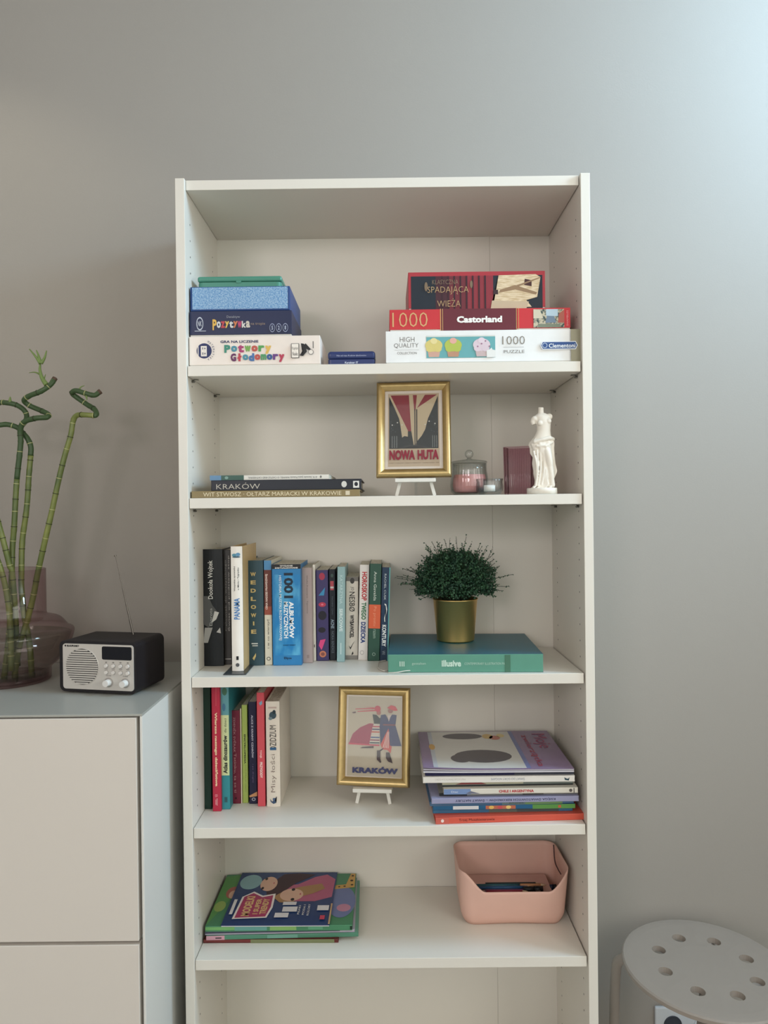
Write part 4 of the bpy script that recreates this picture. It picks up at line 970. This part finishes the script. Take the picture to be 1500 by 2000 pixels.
# toes
tube_bm(bm, [(-.018, -.008, .0135), (-.0195, -.0175, .0132)], .0026, 8); tube_bm(bm, [(.014, -.01, .0137), (.012, -.0205, .0134)], .0032, 8)
# torso
loft([srow(800, 315, 690, .0135, -.001), srow(740, 330, 680, .0125, -.001), srow(680, 360, 665, .0115, -.0015), srow(600, 395, 655, .0108, -.002), srow(520, 395, 660, .0112, -.002), srow(440, 385, 668, .0118, -.002),
      srow(380, 370, 668, .0118, -.001), srow(320, 350, 672, .011, 0), srow(290, 380, 640, .009, 0), srow(262, 425, 570, .0065, 0)], 36)
tube_bm(bm, [(-.0005, 0, .157), (-.0004, -.0005, .166), (-.0003, -.001, .1718)], [.0062, .0052, .0052], 18)
def ell(c, r):
    q = bmesh.ops.create_uvsphere(bm, u_segments=20, v_segments=12, radius=1)
    for v in q['verts']: v.co = Vector((c[0] + v.co.x * r[0], c[1] + v.co.y * r[1], c[2] + v.co.z * r[2]))
ell((-.0125, -.001, .1485), (.0075, .0075, .0065)); ell((.0155, -.001, .153), (.0068, .007, .0065))
tube_bm(bm, [(-.0145, -.001, .148), (-.0165, -.001, .143), (-.015, -.0015, .1375)], [.006, .0056, .0046], 14)
tube_bm(bm, [(.0155, -.001, .152), (.019, -.001, .1565)], [.0055, .0042], 12)
ell((-.0045, -.0105, .1395), (.0056, .0046, .0052)); ell((.0125, -.0098, .1435), (.0054, .0046, .0052))
me = bpy.data.meshes.new('figure'); bmesh.ops.recalc_face_normals(bm, faces=bm.faces); bm.to_mesh(me); bm.free()
fo = bpy.data.objects.new('figure', me); COL.objects.link(fo)
md_ = fo.modifiers.new('r', 'REMESH'); md_.mode = 'VOXEL'; md_.voxel_size = .00085
ms_ = fo.modifiers.new('s', 'SMOOTH'); ms_.factor = .5; ms_.iterations = 5
dg = bpy.context.evaluated_depsgraph_get(); me2 = bpy.data.meshes.new_from_object(fo.evaluated_get(dg))
bpy.data.objects.remove(fo); me2.name = 'figure'
for p in me2.polygons: p.use_smooth = True
me2.materials.clear(); link('figure', me2, PL, stt)

# ------------------------------------------------------------------ plant in the golden pot
TB = Z3 + .0004 + .0355
pc = Pz(891, 1252, TB); 
pot = thing('potted_plant', 'dark green bushy artificial plant in a golden metal pot on the teal book', 'plant', (pc.x, pc.y + .012, TB + .0003))
ps = (pc.y + .012 + 1.365) / F_PX
rb_, rt = 36 * ps, 43.5 * ps; ph = 82 * ps
BRASS = bpy.data.materials.new('brass_pot'); BRASS.use_nodes = True
b_ = BRASS.node_tree.nodes['Principled BSDF']; b_.inputs['Base Color'].default_value = lin((236, 200, 128)) + [1]; b_.inputs['Metallic'].default_value = 1; b_.inputs['Roughness'].default_value = .4
lathe('pot', [(.004, .0008), (rb_ - .002, 0), (rb_, .0015), (rb_ + .0003, .003), (rt - .0006, ph - .003), (rt + .0007, ph - .002), (rt + .0009, ph - .0005), (rt, ph), (rt - .0018, ph - .001), (rt - .003, ph - .012), (.004, ph - .014)], BRASS, pot, 64)
lathe('soil', [(rt - .003, ph - .012), (.001, ph - .008)], mat((50, 42, 32), .9), pot, 24, closed=True)
LEAF = two_tone('dark_leaves', (28, 62, 48), (58, 98, 64), 60, .6, lo=.35, hi=.7)
STEM = mat((54, 66, 44), .7)
bl = bmesh.new(); bs = bmesh.new()
rnd = random.Random(11)
def leaf(bm_, p, d, size, w=.42):
    d = d.normalized(); s = d.orthogonal().normalized(); s.rotate(Matrix.Rotation(rnd.uniform(0, 2 * PI), 3, d)); n = d.cross(s)
    a = bm_.verts.new(p); b = bm_.verts.new(p + d * size * .5 + s * size * w + n * size * .12); c = bm_.verts.new(p + d * size); e = bm_.verts.new(p + d * size * .5 - s * size * w + n * size * .12)
    bm_.faces.new((a, b, c, e))
RX, RZ_ = 98 * ps, 70 * ps
for i in range(620):
    th = rnd.uniform(0, 2 * PI); el = rnd.uniform(-.42, 1.45) if i > 120 else rnd.uniform(-.1, 1.4)
    dirv = Vector((math.cos(th) * math.cos(el), math.sin(th) * math.cos(el) * .8, math.sin(el)))
    long_ = rnd.random() < .12
    ln = rnd.uniform(.62, .86) if not long_ else rnd.uniform(.92, 1.2)
    start = Vector((math.cos(th) * rt * .6 * rnd.random(), math.sin(th) * rt * .6 * rnd.random(), ph - .004))
    end = Vector((dirv.x * RX * ln, dirv.y * RX * .8 * ln, ph + .034 + dirv.z * RZ_ * 1.12 * ln))
    if end.z < ph - .004: end.z = ph - .004 + rnd.uniform(0, .008)
    mid = (start + end) / 2 + Vector((rnd.uniform(-.008, .008), rnd.uniform(-.008, .008), .012))
    pts = spline([start, mid, end], 5)
    if pc.y + .012 + end.y > .25: continue
    tube_bm(bs, pts, .0006, 3, False)
    for q in range(3, len(pts)):
        d = (pts[q] - pts[q - 1]).normalized()
        for _ in range(3 if not long_ else 2):
            dd = (d * .5 + Vector((rnd.uniform(-1, 1), rnd.uniform(-1, 1), rnd.uniform(-1, 1)))).normalized()
            leaf(bl, pts[q] + d * rnd.uniform(-.003, .003), dd, rnd.uniform(.0035, .0062) * (.8 if long_ else 1))
for i in range(5200):     # dense inner foliage
    th = rnd.uniform(0, 2 * PI); el = math.asin(rnd.uniform(-.42, 1)); r = rnd.uniform(.5, .86) ** .6
    p = Vector((math.cos(th) * math.cos(el) * RX * .9 * r, math.sin(th) * math.cos(el) * RX * .72 * r, ph + .034 + math.sin(el) * RZ_ * .98 * r))
    if p.z < ph - .002 or pc.y + .012 + p.y > .25: continue
    leaf(bl, p, Vector((rnd.uniform(-1, 1), rnd.uniform(-1, 1), rnd.uniform(-1, 1))), rnd.uniform(.004, .0062))
fin('stems', bs, STEM, pot, kind='stuff'); fin('foliage', bl, LEAF, pot, kind='stuff')

# ------------------------------------------------------------------ pink basket with pencils
Yb0 = .1075
bf0 = Pz(903, 1807, Z5); bf1 = Pz(1105, 1806, Z5)
bk = thing('storage_basket', 'pink plastic basket with a dipped front rim on the fifth shelf', 'basket', (0, 0, Z5 + .0003))
zf = Pxy(897, 1706, .085).z - Z5; zdip = Pxy(1010, 1743, .085).z - Z5
tl_ = Pxy(897, 1706, .085); tr_ = Pxy(1116, 1704, .085)
zbk = Pxy(985, 1643, .238).z - Z5
bl_ = Pxy(887, 1643, .238); br_ = Pxy(1089, 1643, .238)
PK = mat((230, 182, 164), .5, var=.03, scale=30)
bm = bmesh.new()
def rr(x0, x1, y0, y1, r, n=7):
    out = []
    for cx, cy, a0 in ((x1 - r, y0 + r, -PI / 2), (x1 - r, y1 - r, 0), (x0 + r, y1 - r, PI / 2), (x0 + r, y0 + r, PI)):
        for i in range(n): 
            a = a0 + PI / 2 * i / (n - 1); out.append((cx + r * math.cos(a), cy + r * math.sin(a)))
    return out
def dense(poly, m=.004):
    out = []
    for i in range(len(poly)):
        a, b = Vector(poly[i]), Vector(poly[(i + 1) % len(poly)]); n = max(1, int((b - a).length / m))
        for k in range(n): out.append(tuple(a + (b - a) * k / n))
    return out
xb0, xb1 = bf0.x - .0, bf1.x + .0
base_poly = rr(xb0, xb1, Yb0, .228, .022)
dl = dense(base_poly)
xt0, xt1 = tl_.x, tr_.x
def topmap(p):
    u = (p[0] - xb0) / (xb1 - xb0); v = (p[1] - Yb0) / (.228 - Yb0)
    return (xt0 + u * (xt1 - xt0), .085 + v * (.24 - .085))
def rimz(p):
    u = (p[0] - xb0) / (xb1 - xb0); v = (p[1] - Yb0) / (.228 - Yb0)
    side = zf + (zbk - zf) * max(0, min(1, v))
    s = 0
    if v < .25:
        d = abs(u - .52)
        e = (.495 - d) / .21
        e = max(0, min(1, e)); s = e * e * (3 - 2 * e) * max(0, min(1, (.25 - v) / .18))
        s = min(1, s)
    return side + (zdip - zf) * s
rows = []
NR = 12
for wall_ in (0, 1):
    for k in range(NR + 1):
        t = k / NR; t = t if wall_ == 0 else 1 - t
        row = []
        for p in dl:
            q = topmap(p); zt_ = rimz(p)
            r0 = math.sin(min(1, t * 5) * PI / 2) if t < .2 else 1
            inset = .008 * (1 - r0)
            x = p[0] + (q[0] - p[0]) * t; y = p[1] + (q[1] - p[1]) * t
            cx_, cy_ = (xb0 + xb1) / 2, (Yb0 + .228) / 2
            dx, dy_ = cx_ - x, cy_ - y; L = math.hypot(dx, dy_)
            off = inset + (.0022 if wall_ else 0)
            row.append(bm.verts.new((x + dx / L * off, y + dy_ / L * off, zt_ * t + (.002 if wall_ and t < .05 else 0))))
        rows.append(row)
for a_, b_2 in zip(rows, rows[1:]):
    n = len(a_)
    for i in range(n):
        j = (i + 1) % n; bm.faces.new((a_[i], a_[j], b_2[j], b_2[i]))
bm.faces.new(rows[0][::-1]); bm.faces.new(rows[-1])
bo_ = fin('basket_body', bm, PK, bk)
for p in bo_.data.polygons: p.use_smooth = len(p.vertices) == 4
# hand slot on the inner right side
q0 = Pxy(1094, 1680, .2)
bm = bmesh.new()
hx = xt1 - .0105
tube_bm(bm, spline([(hx, .195, zf * .97 + .008), (hx - .001, .18, zf * .80), (hx - .0015, .15, zf * .78), (hx - .0015, .125, zf * .8)], 5), .0014, 6)
fin('handle_slot_rim', bm, mat((92, 54, 54), .6), bk)
# pencils and pens inside
GP = 'pencils and pens lying in the pink basket'
pens = [('pencil', 'dark green pencil lying at the back of the pink basket', (948, 1727), (1046, 1726), .175, (26, 58, 62)), ('pencil', 'blue pencil in the middle of the pink basket', (935, 1734), (1030, 1733), .15, (34, 86, 132)),
        ('pencil', 'teal pencil lying behind the blue one in the pink basket', (930, 1730), (1018, 1731), .165, (26, 96, 110)), ('pencil', 'violet pencil near the front of the pink basket', (948, 1740), (1026, 1737), .135, (104, 56, 110)),
        ('pencil', 'orange-brown pencil at the right in the pink basket', (1016, 1729), (1056, 1730), .155, (190, 130, 84)), ('pencil', 'crimson pencil at the front of the pink basket', (950, 1742), (1020, 1743), .125, (150, 36, 60))]
for nm, lb, p0, p1, yy, c in pens:
    a = Pxy(p0[0], p0[1], yy); b = Pxy(p1[0], p1[1], yy)
    a.z = min(a.z, Z5 + zdip + .02); b.z = a.z
    o = thing(nm, lb, 'pencil', a, 0, GP)
    L = (b - a).length; d = Vector((1, 0, 0))
    tube('barrel', [(0, 0, 0), (L, 0, 0)], .0036, mat(c, .35), o, 6)
    tube('tip', [(L, 0, 0), (L + .012, 0, 0)], [.0034, .0006], mat((206, 176, 134), .6), o, 6)
def pen(lb, px0, px1, py, yy, c):
    a = Pxy(px0, py, yy); b = Pxy(px1, py, yy); o = thing('marker', lb, 'marker', a, 0, GP); L = (b - a).length
    tube('barrel', [(0, 0, 0), (L * .55, 0, 0)], .0058, mat(c, .35), o, 14); tube('cap', [(L * .55, 0, 0), (L, 0, 0)], .0064, mat((24, 26, 30), .3), o, 14)
    box('clip', L * .6, L * .85, -.0075, -.0062, -.001, .001, mat((180, 184, 186), .3, 1), o)
pen('thick black marker at the front right in the pink basket', 1022, 1060, 1737, .138, (26, 28, 32))
pen('short dark blue marker in the right corner of the pink basket', 1074, 1086, 1733, .16, (24, 40, 72))
# what carries the pencils: a stack of folded paper inside the basket
o = thing('notepad', 'stack of dark paper pads under the pencils in the pink basket', 'notepad', (0, 0, Z5 + .0025))
zl = min(Pxy(948, 1742, .13).z, Pxy(1022, 1737, .138).z) - Z5 - .008
for k in range(4):
    box('pad', xb0 + .02, xb1 - .02, Yb0 + .018, .212, k * zl / 4, (k + 1) * zl / 4 - .0005, mat((196 + 3 * k, 158, 146), .8), o)

# ------------------------------------------------------------------ radio on the cabinet
fl = Pz(116.5, 1353, CZ); fr = Pz(266, 1360, CZ)
rz = math.atan2(fr.y - fl.y, fr.x - fl.x); RW = (fr - fl).length; RH = .1015; RD = .105
rd = thing('table_radio', 'black tabletop radio with silver front and raised antenna on the white cabinet', 'radio', (fl.x, fl.y + .002, CZ + .0003), rz)
RB = mat((34, 29, 34), .5, var=.05)
bm = bmesh.new(); bbox(bm, 0, RW, 0, RD, .003, RH, .011, 5, 'y')
fin('housing', bm, RB, rd)
SIL = mat((206, 200, 192), .42, .25, var=.02, scale=200)
u0, u1, v0, v1 = .05 * RW, .972 * RW, .03 + .045 * RH - .03 + .003, .95 * RH
bm = bmesh.new(); bbox(bm, .05 * RW, .972 * RW, -.0015, .002, .085 * RH, .948 * RH, .006, 5, 'y'); fp_ = fin('front_panel', bm, SIL, rd)
def disc(name, cx, cz, r, y0, y1, m, seg=32, r2=None):
    bm = bmesh.new(); tube_bm(bm, [(cx, y1, cz), (cx, y0, cz)], [r, r2 or r], seg)
    return fin(name, bm, m, rd)
gx, gz, gr = .305 * RW, .515 * RH, .0355
ring = [(gx + gr * math.cos(2 * PI * i / 48), -.0018, gz + gr * math.sin(2 * PI * i / 48)) for i in range(49)]
bm = bmesh.new(); tube_bm(bm, ring, .0009, 6, False); fin('grille_ring', bm, SIL, rd)
disc('speaker_cloth', gx, gz, gr - .001, -.0017, 0, mat((40, 38, 40), .8), 48)
for i in range(16):
    zz = gz - gr + .0036 + i * (2 * gr - .0072) / 15; hw = math.sqrt(max(0, (gr - .001) ** 2 - (zz - gz) ** 2))
    box('grille_slat', gx - hw, gx + hw, -.0032, -.0012, zz - .00135, zz + .00135, SIL, fp_)
bm = bmesh.new(); bbox(bm, .568 * RW, .95 * RW, -.0021, 0, .665 * RH, .915 * RH, .003, 4, 'y'); fin('display', bm, mat((8, 14, 30), .1), rd)
for u in (.62, .712, .806, .9):
    for v in (.55, .425):
        disc('button_ring', u * RW, v * RH, .0046, -.0019, -.001, mat((150, 144, 138), .4), 20)
        disc('button', u * RW, v * RH, .0038, -.0044, -.001, mat((222, 216, 210), .3), 20, .0033)
    deco(fp_, (u * RW - .005, -.0016, .605 * RH), (.01, 0, 0), (0, 0, .003), [('r', .3, .7, .2, .6, (60, 58, 58))])
    deco(fp_, (u * RW - .005, -.0016, .478 * RH), (.01, 0, 0), (0, 0, .003), [('r', .15, .85, .3, .6, (110, 106, 104))])
for u, s in ((.65, 'VOLUME'), (.865, 'TUNE')):
    disc('knob_collar', u * RW, .235 * RH, .0092, -.0026, -.001, mat((160, 154, 148), .4), 32); disc('knob', u * RW, .235 * RH, .0068, -.0135, -.002, mat((226, 224, 220), .35), 32, .006)
    deco(fp_, (u * RW - .008, -.0016, .35 * RH), (.016, 0, 0), (0, 0, .0025), [('t', s, .5, .5, .7, .8, (90, 86, 84), 0, 0)])
deco(fp_, (.075 * RW, -.0016, .885 * RH), (.2 * RW, 0, 0), (0, 0, .0045), [('c', .06, .5, .055, (20, 20, 22)), ('t', 'BLAUPUNKT', .57, .5, .8, .75, (20, 20, 22), 0, .04)])
for x in (.02, RW - .03):
    for y in (.012, RD - .02): box('foot', x, x + .012, y, y + .012, 0, .0035, mat((120, 130, 134), .5), rd)
CHR = mat((104, 98, 92), .3, 1.0)
inv = rd.matrix_world.inverted()
a0 = Pxy(260.5, 1236, .07); a1 = Pxy(225.5, 1087, .07)
A0, A1 = inv @ a0, inv @ a1
A0.z = RH - .002
an = bmesh.new(); n = 5
for i in range(n):
    p, q = A0.lerp(A1, i / n), A0.lerp(A1, (i + 1) / n); tube_bm(an, [p, q], .0019 - i * .00034, 10)
tube_bm(an, [A1, A1 + (A1 - A0).normalized() * .003], .0022, 10)
fin('antenna', an, CHR, rd)

# ------------------------------------------------------------------ glass vase with bamboo
vc = Pz(19, 1330, CZ)
va = thing('glass_vase', 'wide smoky pink glass vase holding bamboo stems, left edge of the cabinet', 'vase', (vc.x, vc.y, CZ + .0003))
VY = vc.y; q_ = (VY + 1.365) / F_PX
R1, R2, R3 = 67 * q_, 118 * q_, 75 * q_
zn, zr, ze, zb_ = 128 * q_, 218 * q_, 92 * q_, 24 * q_
VG = glass('smoky_pink_glass', (176, 138, 142), .13, .55)
out = [(.004, 0), (R3 - .004, 0), (R3, .003), (R3, zb_)] + spline([Vector((R3, 0, zb_)), Vector((R3 + (R2 - R3) * .62, 0, zb_ + (ze - zb_) * .38)), Vector((R2, 0, ze)), Vector((R2 - .012, 0, ze + .012)), Vector((R1 + (R2 - R1) * .5, 0, zn - .009)), Vector((R1 + .004, 0, zn - .001)), Vector((R1, 0, zn + .006))], 5)
out = [(p[0], p[1]) if not isinstance(p, Vector) else (p.x, p.z) for p in out] + [(R1, zr), (R1 - .002, zr + .0006), (R1 - .0035, zr)]
lathe('vase_body', out, VG, va, 72, closed=False)
lathe('vase_base_glass', [(.003, .004), (R3 - .006, .004), (R3 - .005, .012), (.003, .010)], VG, va, 48)
WATER = glass('water', (206, 214, 200), .2, .6)
lathe('water', [(.003, .0125), (R3 - .005, .013), (R3 - .004, zb_), (R3 + (R2 - R3) * .55, zb_ + (ze - zb_) * .38), (R2 - .006, ze - .003), (.003, ze - .002)], WATER, va, 48)

def bamboo_mat():
    m = bpy.data.materials.new('bamboo_green'); m.use_nodes = True
    nt = m.node_tree; b = nt.nodes['Principled BSDF']; b.inputs['Roughness'].default_value = .38
    tc = nt.nodes.new('ShaderNodeTexCoord'); n = nt.nodes.new('ShaderNodeTexNoise'); n.inputs['Scale'].default_value = 18; n.inputs['Detail'].default_value = 3
    r = nt.nodes.new('ShaderNodeValToRGB'); e = r.color_ramp.elements
    e[0].position = .3; e[0].color = lin((64, 86, 46)) + [1]; e[1].position = .7; e[1].color = lin((132, 138, 70)) + [1]
    nt.links.new(tc.outputs['Object'], n.inputs[0]); nt.links.new(n.outputs['Fac'], r.inputs[0]); nt.links.new(r.outputs[0], b.inputs['Base Color'])
    return m
BAM = bamboo_mat(); BAMD = mat((62, 88, 48), .4, var=.15); NODE = mat((172, 172, 110), .5); NODED = mat((58, 62, 34), .6); TIPM = mat((96, 74, 60), .8)
GBm = 'bamboo stems in the smoky pink vase'
def bamboo(label, pts, rad=.0060, upper=None, shoots=(), cut=True):
    """pts: (px, py, dy) with dy depth offset from the vase axis"""
    P3 = [Pxy(u, v, VY + d) for u, v, d in pts]
    base = P3[0].copy(); o = thing('bamboo_stem', label, 'bamboo', base, 0, GBm)
    path = [p - base for p in spline(P3, 7)]
    n = len(path); lens = [0]
    for a, b in zip(path, path[1:]): lens.append(lens[-1] + (b - a).length)
    tot = lens[-1]
    seg = .031; rads = []; 
    for s in lens:
        f = (s % seg) / seg; rads.append(rad * (1 - .14 * s / tot) * (1 + .09 * math.exp(-(min(f, 1 - f) / .05) ** 2)))
    k = next((i for i, s in enumerate(lens) if s > tot * (upper if upper else 2)), n - 1)
    tube('cane', path[:k + 1], rads[:k + 1], BAM, o, 14)
    if k < n - 1: tube('curled_cane', path[k:], rads[k:], BAMD, o, 14)
    s = seg
    while s < tot - .004:
        i = max(j for j, l in enumerate(lens) if l <= s); i = min(i, n - 2)
        p = path[i].lerp(path[i + 1], (s - lens[i]) / max(1e-6, lens[i + 1] - lens[i])); d = (path[i + 1] - path[i]).normalized()
        bm = bmesh.new(); tube_bm(bm, [p - d * .0008, p + d * .0006], rad * 1.13 * (1 - .14 * s / tot), 14); fin('node_ring', bm, NODE if int(s / seg) % 2 else NODED, o)
        s += seg * random.uniform(.8, 1.15)
    if cut:
        d = (path[-1] - path[-2]).normalized(); bm = bmesh.new(); tube_bm(bm, [path[-1] - d * .002, path[-1] + d * .0035], rads[-1] * 1.05, 14); fin('cut_tip', bm, TIPM, o)
    for sp in shoots:
        pp = [Pxy(u, v, VY + d_) - base for u, v, d_ in sp[0]]
        tube('shoot', spline(pp, 4), [sp[1] * 1.3 * (1 - .72 * i / (4 * (len(pp) - 1))) for i in range(4 * (len(pp) - 1) + 1)], mat((112, 136, 66), .5), o, 8)
    return o
bamboo('slanting bamboo stem with a zigzag tip, rightmost in the vase',
    [(28, 1322, .012), (38, 1262, .01), (55, 1205, .008), (66, 1160, .006), (73.6, 1120, .004), (87, 1060, 0), (101, 1000, 0), (115, 936, 0), (126.5, 890, 0), (138, 851, 0), (143, 822, 0), (151, 811, -.004), (168, 810.5, -.012),
     (187, 811, -.010), (185, 800, .002), (170, 790, .008), (150, 776, .006), (141, 768, 0), (148, 763, -.006), (166, 768, -.008), (184, 772, -.006), (194, 766, -.002)], upper=.80,
    shoots=[([(152, 765, -.006), (158, 756, -.004), (165, 753, -.002)], .0016), ([(168, 772, -.008), (170, 781, -.012)], .0022)])
bamboo('bamboo stem crowned by a leafy sprout, its upper part coiling right',
    [(8, 1325, -.01), (18, 1240, -.008), (20, 1180, -.006), (23, 1117, -.004), (24, 1074, 0), (27.6, 1028, 0), (30, 982, 0), (33, 936, 0), (38, 890, 0), (40.5, 862, 0), (39.5, 842, -.002), (46, 825, -.006), (69, 817, -.012),
     (91, 815, -.008), (94, 809, .002), (78, 801, .008), (57.5, 792, .008), (47, 782, 0), (58, 773, -.008), (80.5, 764, -.010), (98, 752, -.006), (106, 741, 0)], upper=.55,
    shoots=[([(91, 752, -.008), (82, 738, -.006), (78, 722, -.004), (79, 708, -.002)], .0042), ([(79, 710, -.004), (70, 697, -.003), (57.5, 682, 0)], .0030), ([(79, 710, -.004), (76, 697, -.003), (71, 684, 0)], .0030),
            ([(80, 710, -.004), (87, 699, -.003), (91, 685, 0)], .0030), ([(78, 731, -.004), (68, 727, -.002), (57, 728, 0)], .0016), ([(86, 740, -.004), (89, 731, -.002)], .0014)])
bamboo('bamboo stem bending left behind the sprouting one',
    [(62, 1318, .016), (58, 1260, .016), (47, 1200, .014), (42, 1150, .012), (42, 1108, .012), (43.7, 1055, .014), (50.6, 1005, .014), (54, 970, .014), (56.3, 931, .014), (59.8, 890, .014), (60, 872, .014), (54, 857, .014), (44, 845, .013),
     (34, 835, .010), (14, 829, .004), (-8, 830, .000), (-24, 820, .006), (-20, 800, .014), (-2, 787, .012), (14, 787, .010), (32, 791, .012), (46, 800, .018), (52, 811, .022), (50, 822, .024), (42, 832, .024)], upper=.62,
    shoots=[([(20, 788, .010), (19.5, 781, .008), (20, 775, .006)], .0034)], cut=False)
bamboo('yellow-green bamboo stem leaning in from the left edge', [(34, 1300, .02), (30, 1200, .0), (24, 1120, -.012), (19, 1105, -.014), (10, 1070, -.018), (2, 1040, -.02), (-12, 990, -.026), (-26, 940, -.03), (-40, 900, -.03)], cut=True)
bamboo('short dark green bamboo stem low at the left edge', [(22, 1310, -.02), (20, 1220, -.018), (14, 1165, -.018), (4, 1120, -.022), (-10, 1080, -.026), (-28, 1040, -.03), (-50, 1000, -.034)], cut=True)

# ------------------------------------------------------------------ stool
SC = Vector((1.034, .055, 0)); SR = .1615; SH_ = .452
so = thing('stool', 'white round metal stool with finger holes in its seat', 'stool', SC)
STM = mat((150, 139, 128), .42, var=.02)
bm = bmesh.new()
NS = 96
def arc_ring(cx, cy, r, n, z_): return [bm.verts.new((cx + r * math.cos(2 * PI * i / n), cy + r * math.sin(2 * PI * i / n), z_)) for i in range(n)]
holes = []
HR, HS = .0915, .0138
for k in range(8):
    a = 2 * PI * k / 8 + .2; holes.append((HR * math.cos(a), HR * math.sin(a)))
# seat disc with through holes: radial sectors, each a patch around one hole
def sector_faces(z_, flip):
    c0 = bm.verts.new((0, 0, z_)); 
    for k, (hx_, hy_) in enumerate(holes):
        a = 2 * PI * k / 8 + .2; da = PI / 8; m_ = 24
        outer = []
        for i in range(m_ + 1): outer.append((.062, a - da + 2 * da * i / m_, 0))
        # boundary of the patch ring: inner arc r=.062, outer arc r=.138, sides
        bnd = [(.062, a + da - 2 * da * i / 6) for i in range(6)] + [(.062 + (.138 - .062) * i / 6, a - da) for i in range(6)] + [(.138, a - da + 2 * da * i / 6) for i in range(6)] + [(.138 - (.138 - .062) * i / 6, a + da) for i in range(6)]
        B = [bm.verts.new((r * math.cos(t), r * math.sin(t), z_)) for r, t in bnd]
        H = []
        for b in B:
            d = Vector((b.co.x - hx_, b.co.y - hy_)).normalized(); H.append(bm.verts.new((hx_ + d.x * HS, hy_ + d.y * HS, z_ - (.0006 if not flip else 0))))
        n = len(B)
        for i in range(n):
            j = (i + 1) % n; bm.faces.new((B[i], B[j], H[j], H[i]))
        H2 = [bm.verts.new((hx_ + (h.co.x - hx_) * .93, hy_ + (h.co.y - hy_) * .93, z_ - .012)) for h in H]
        if not flip:
            for i in range(n):
                j = (i + 1) % n; bm.faces.new((H[i], H[j], H2[j], H2[i]))
        inner = [v for v, (r, t) in zip(B, bnd)][:7]
        for i in range(6): bm.faces.new((c0, B[i], B[i + 1]))
        for i in range(12, 18):
            p, q = B[i], B[i + 1]
            rr_ = [(.1500, -.0004), (SR - .003, -.0012), (SR, -.004), (SR, -.011)] 
            prevp, prevq = p, q
            if not flip:
                for R_, dz in rr_:
                    tp, tq = math.atan2(p.co.y, p.co.x), math.atan2(q.co.y, q.co.x)
                    np_, nq = bm.verts.new((R_ * math.cos(tp), R_ * math.sin(tp), z_ + dz)), bm.verts.new((R_ * math.cos(tq), R_ * math.sin(tq), z_ + dz))
                    bm.faces.new((prevp, prevq, nq, np_)); prevp, prevq = np_, nq
sector_faces(SH_, False)
bmesh.ops.remove_doubles(bm, verts=bm.verts, dist=.00005)
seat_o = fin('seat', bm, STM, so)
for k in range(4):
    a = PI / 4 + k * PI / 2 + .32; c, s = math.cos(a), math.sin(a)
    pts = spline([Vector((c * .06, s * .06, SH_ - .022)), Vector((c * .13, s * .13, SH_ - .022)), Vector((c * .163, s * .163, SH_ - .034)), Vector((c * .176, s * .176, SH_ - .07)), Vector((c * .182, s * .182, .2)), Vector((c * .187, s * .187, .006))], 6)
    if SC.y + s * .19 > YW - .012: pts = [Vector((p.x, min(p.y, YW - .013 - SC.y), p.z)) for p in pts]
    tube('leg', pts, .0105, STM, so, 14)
    tube('foot_cap', [pts[-1] + Vector((0, 0, .02)), pts[-1] - Vector((0, 0, .005))], .012, mat((90, 90, 90), .6), so, 14)
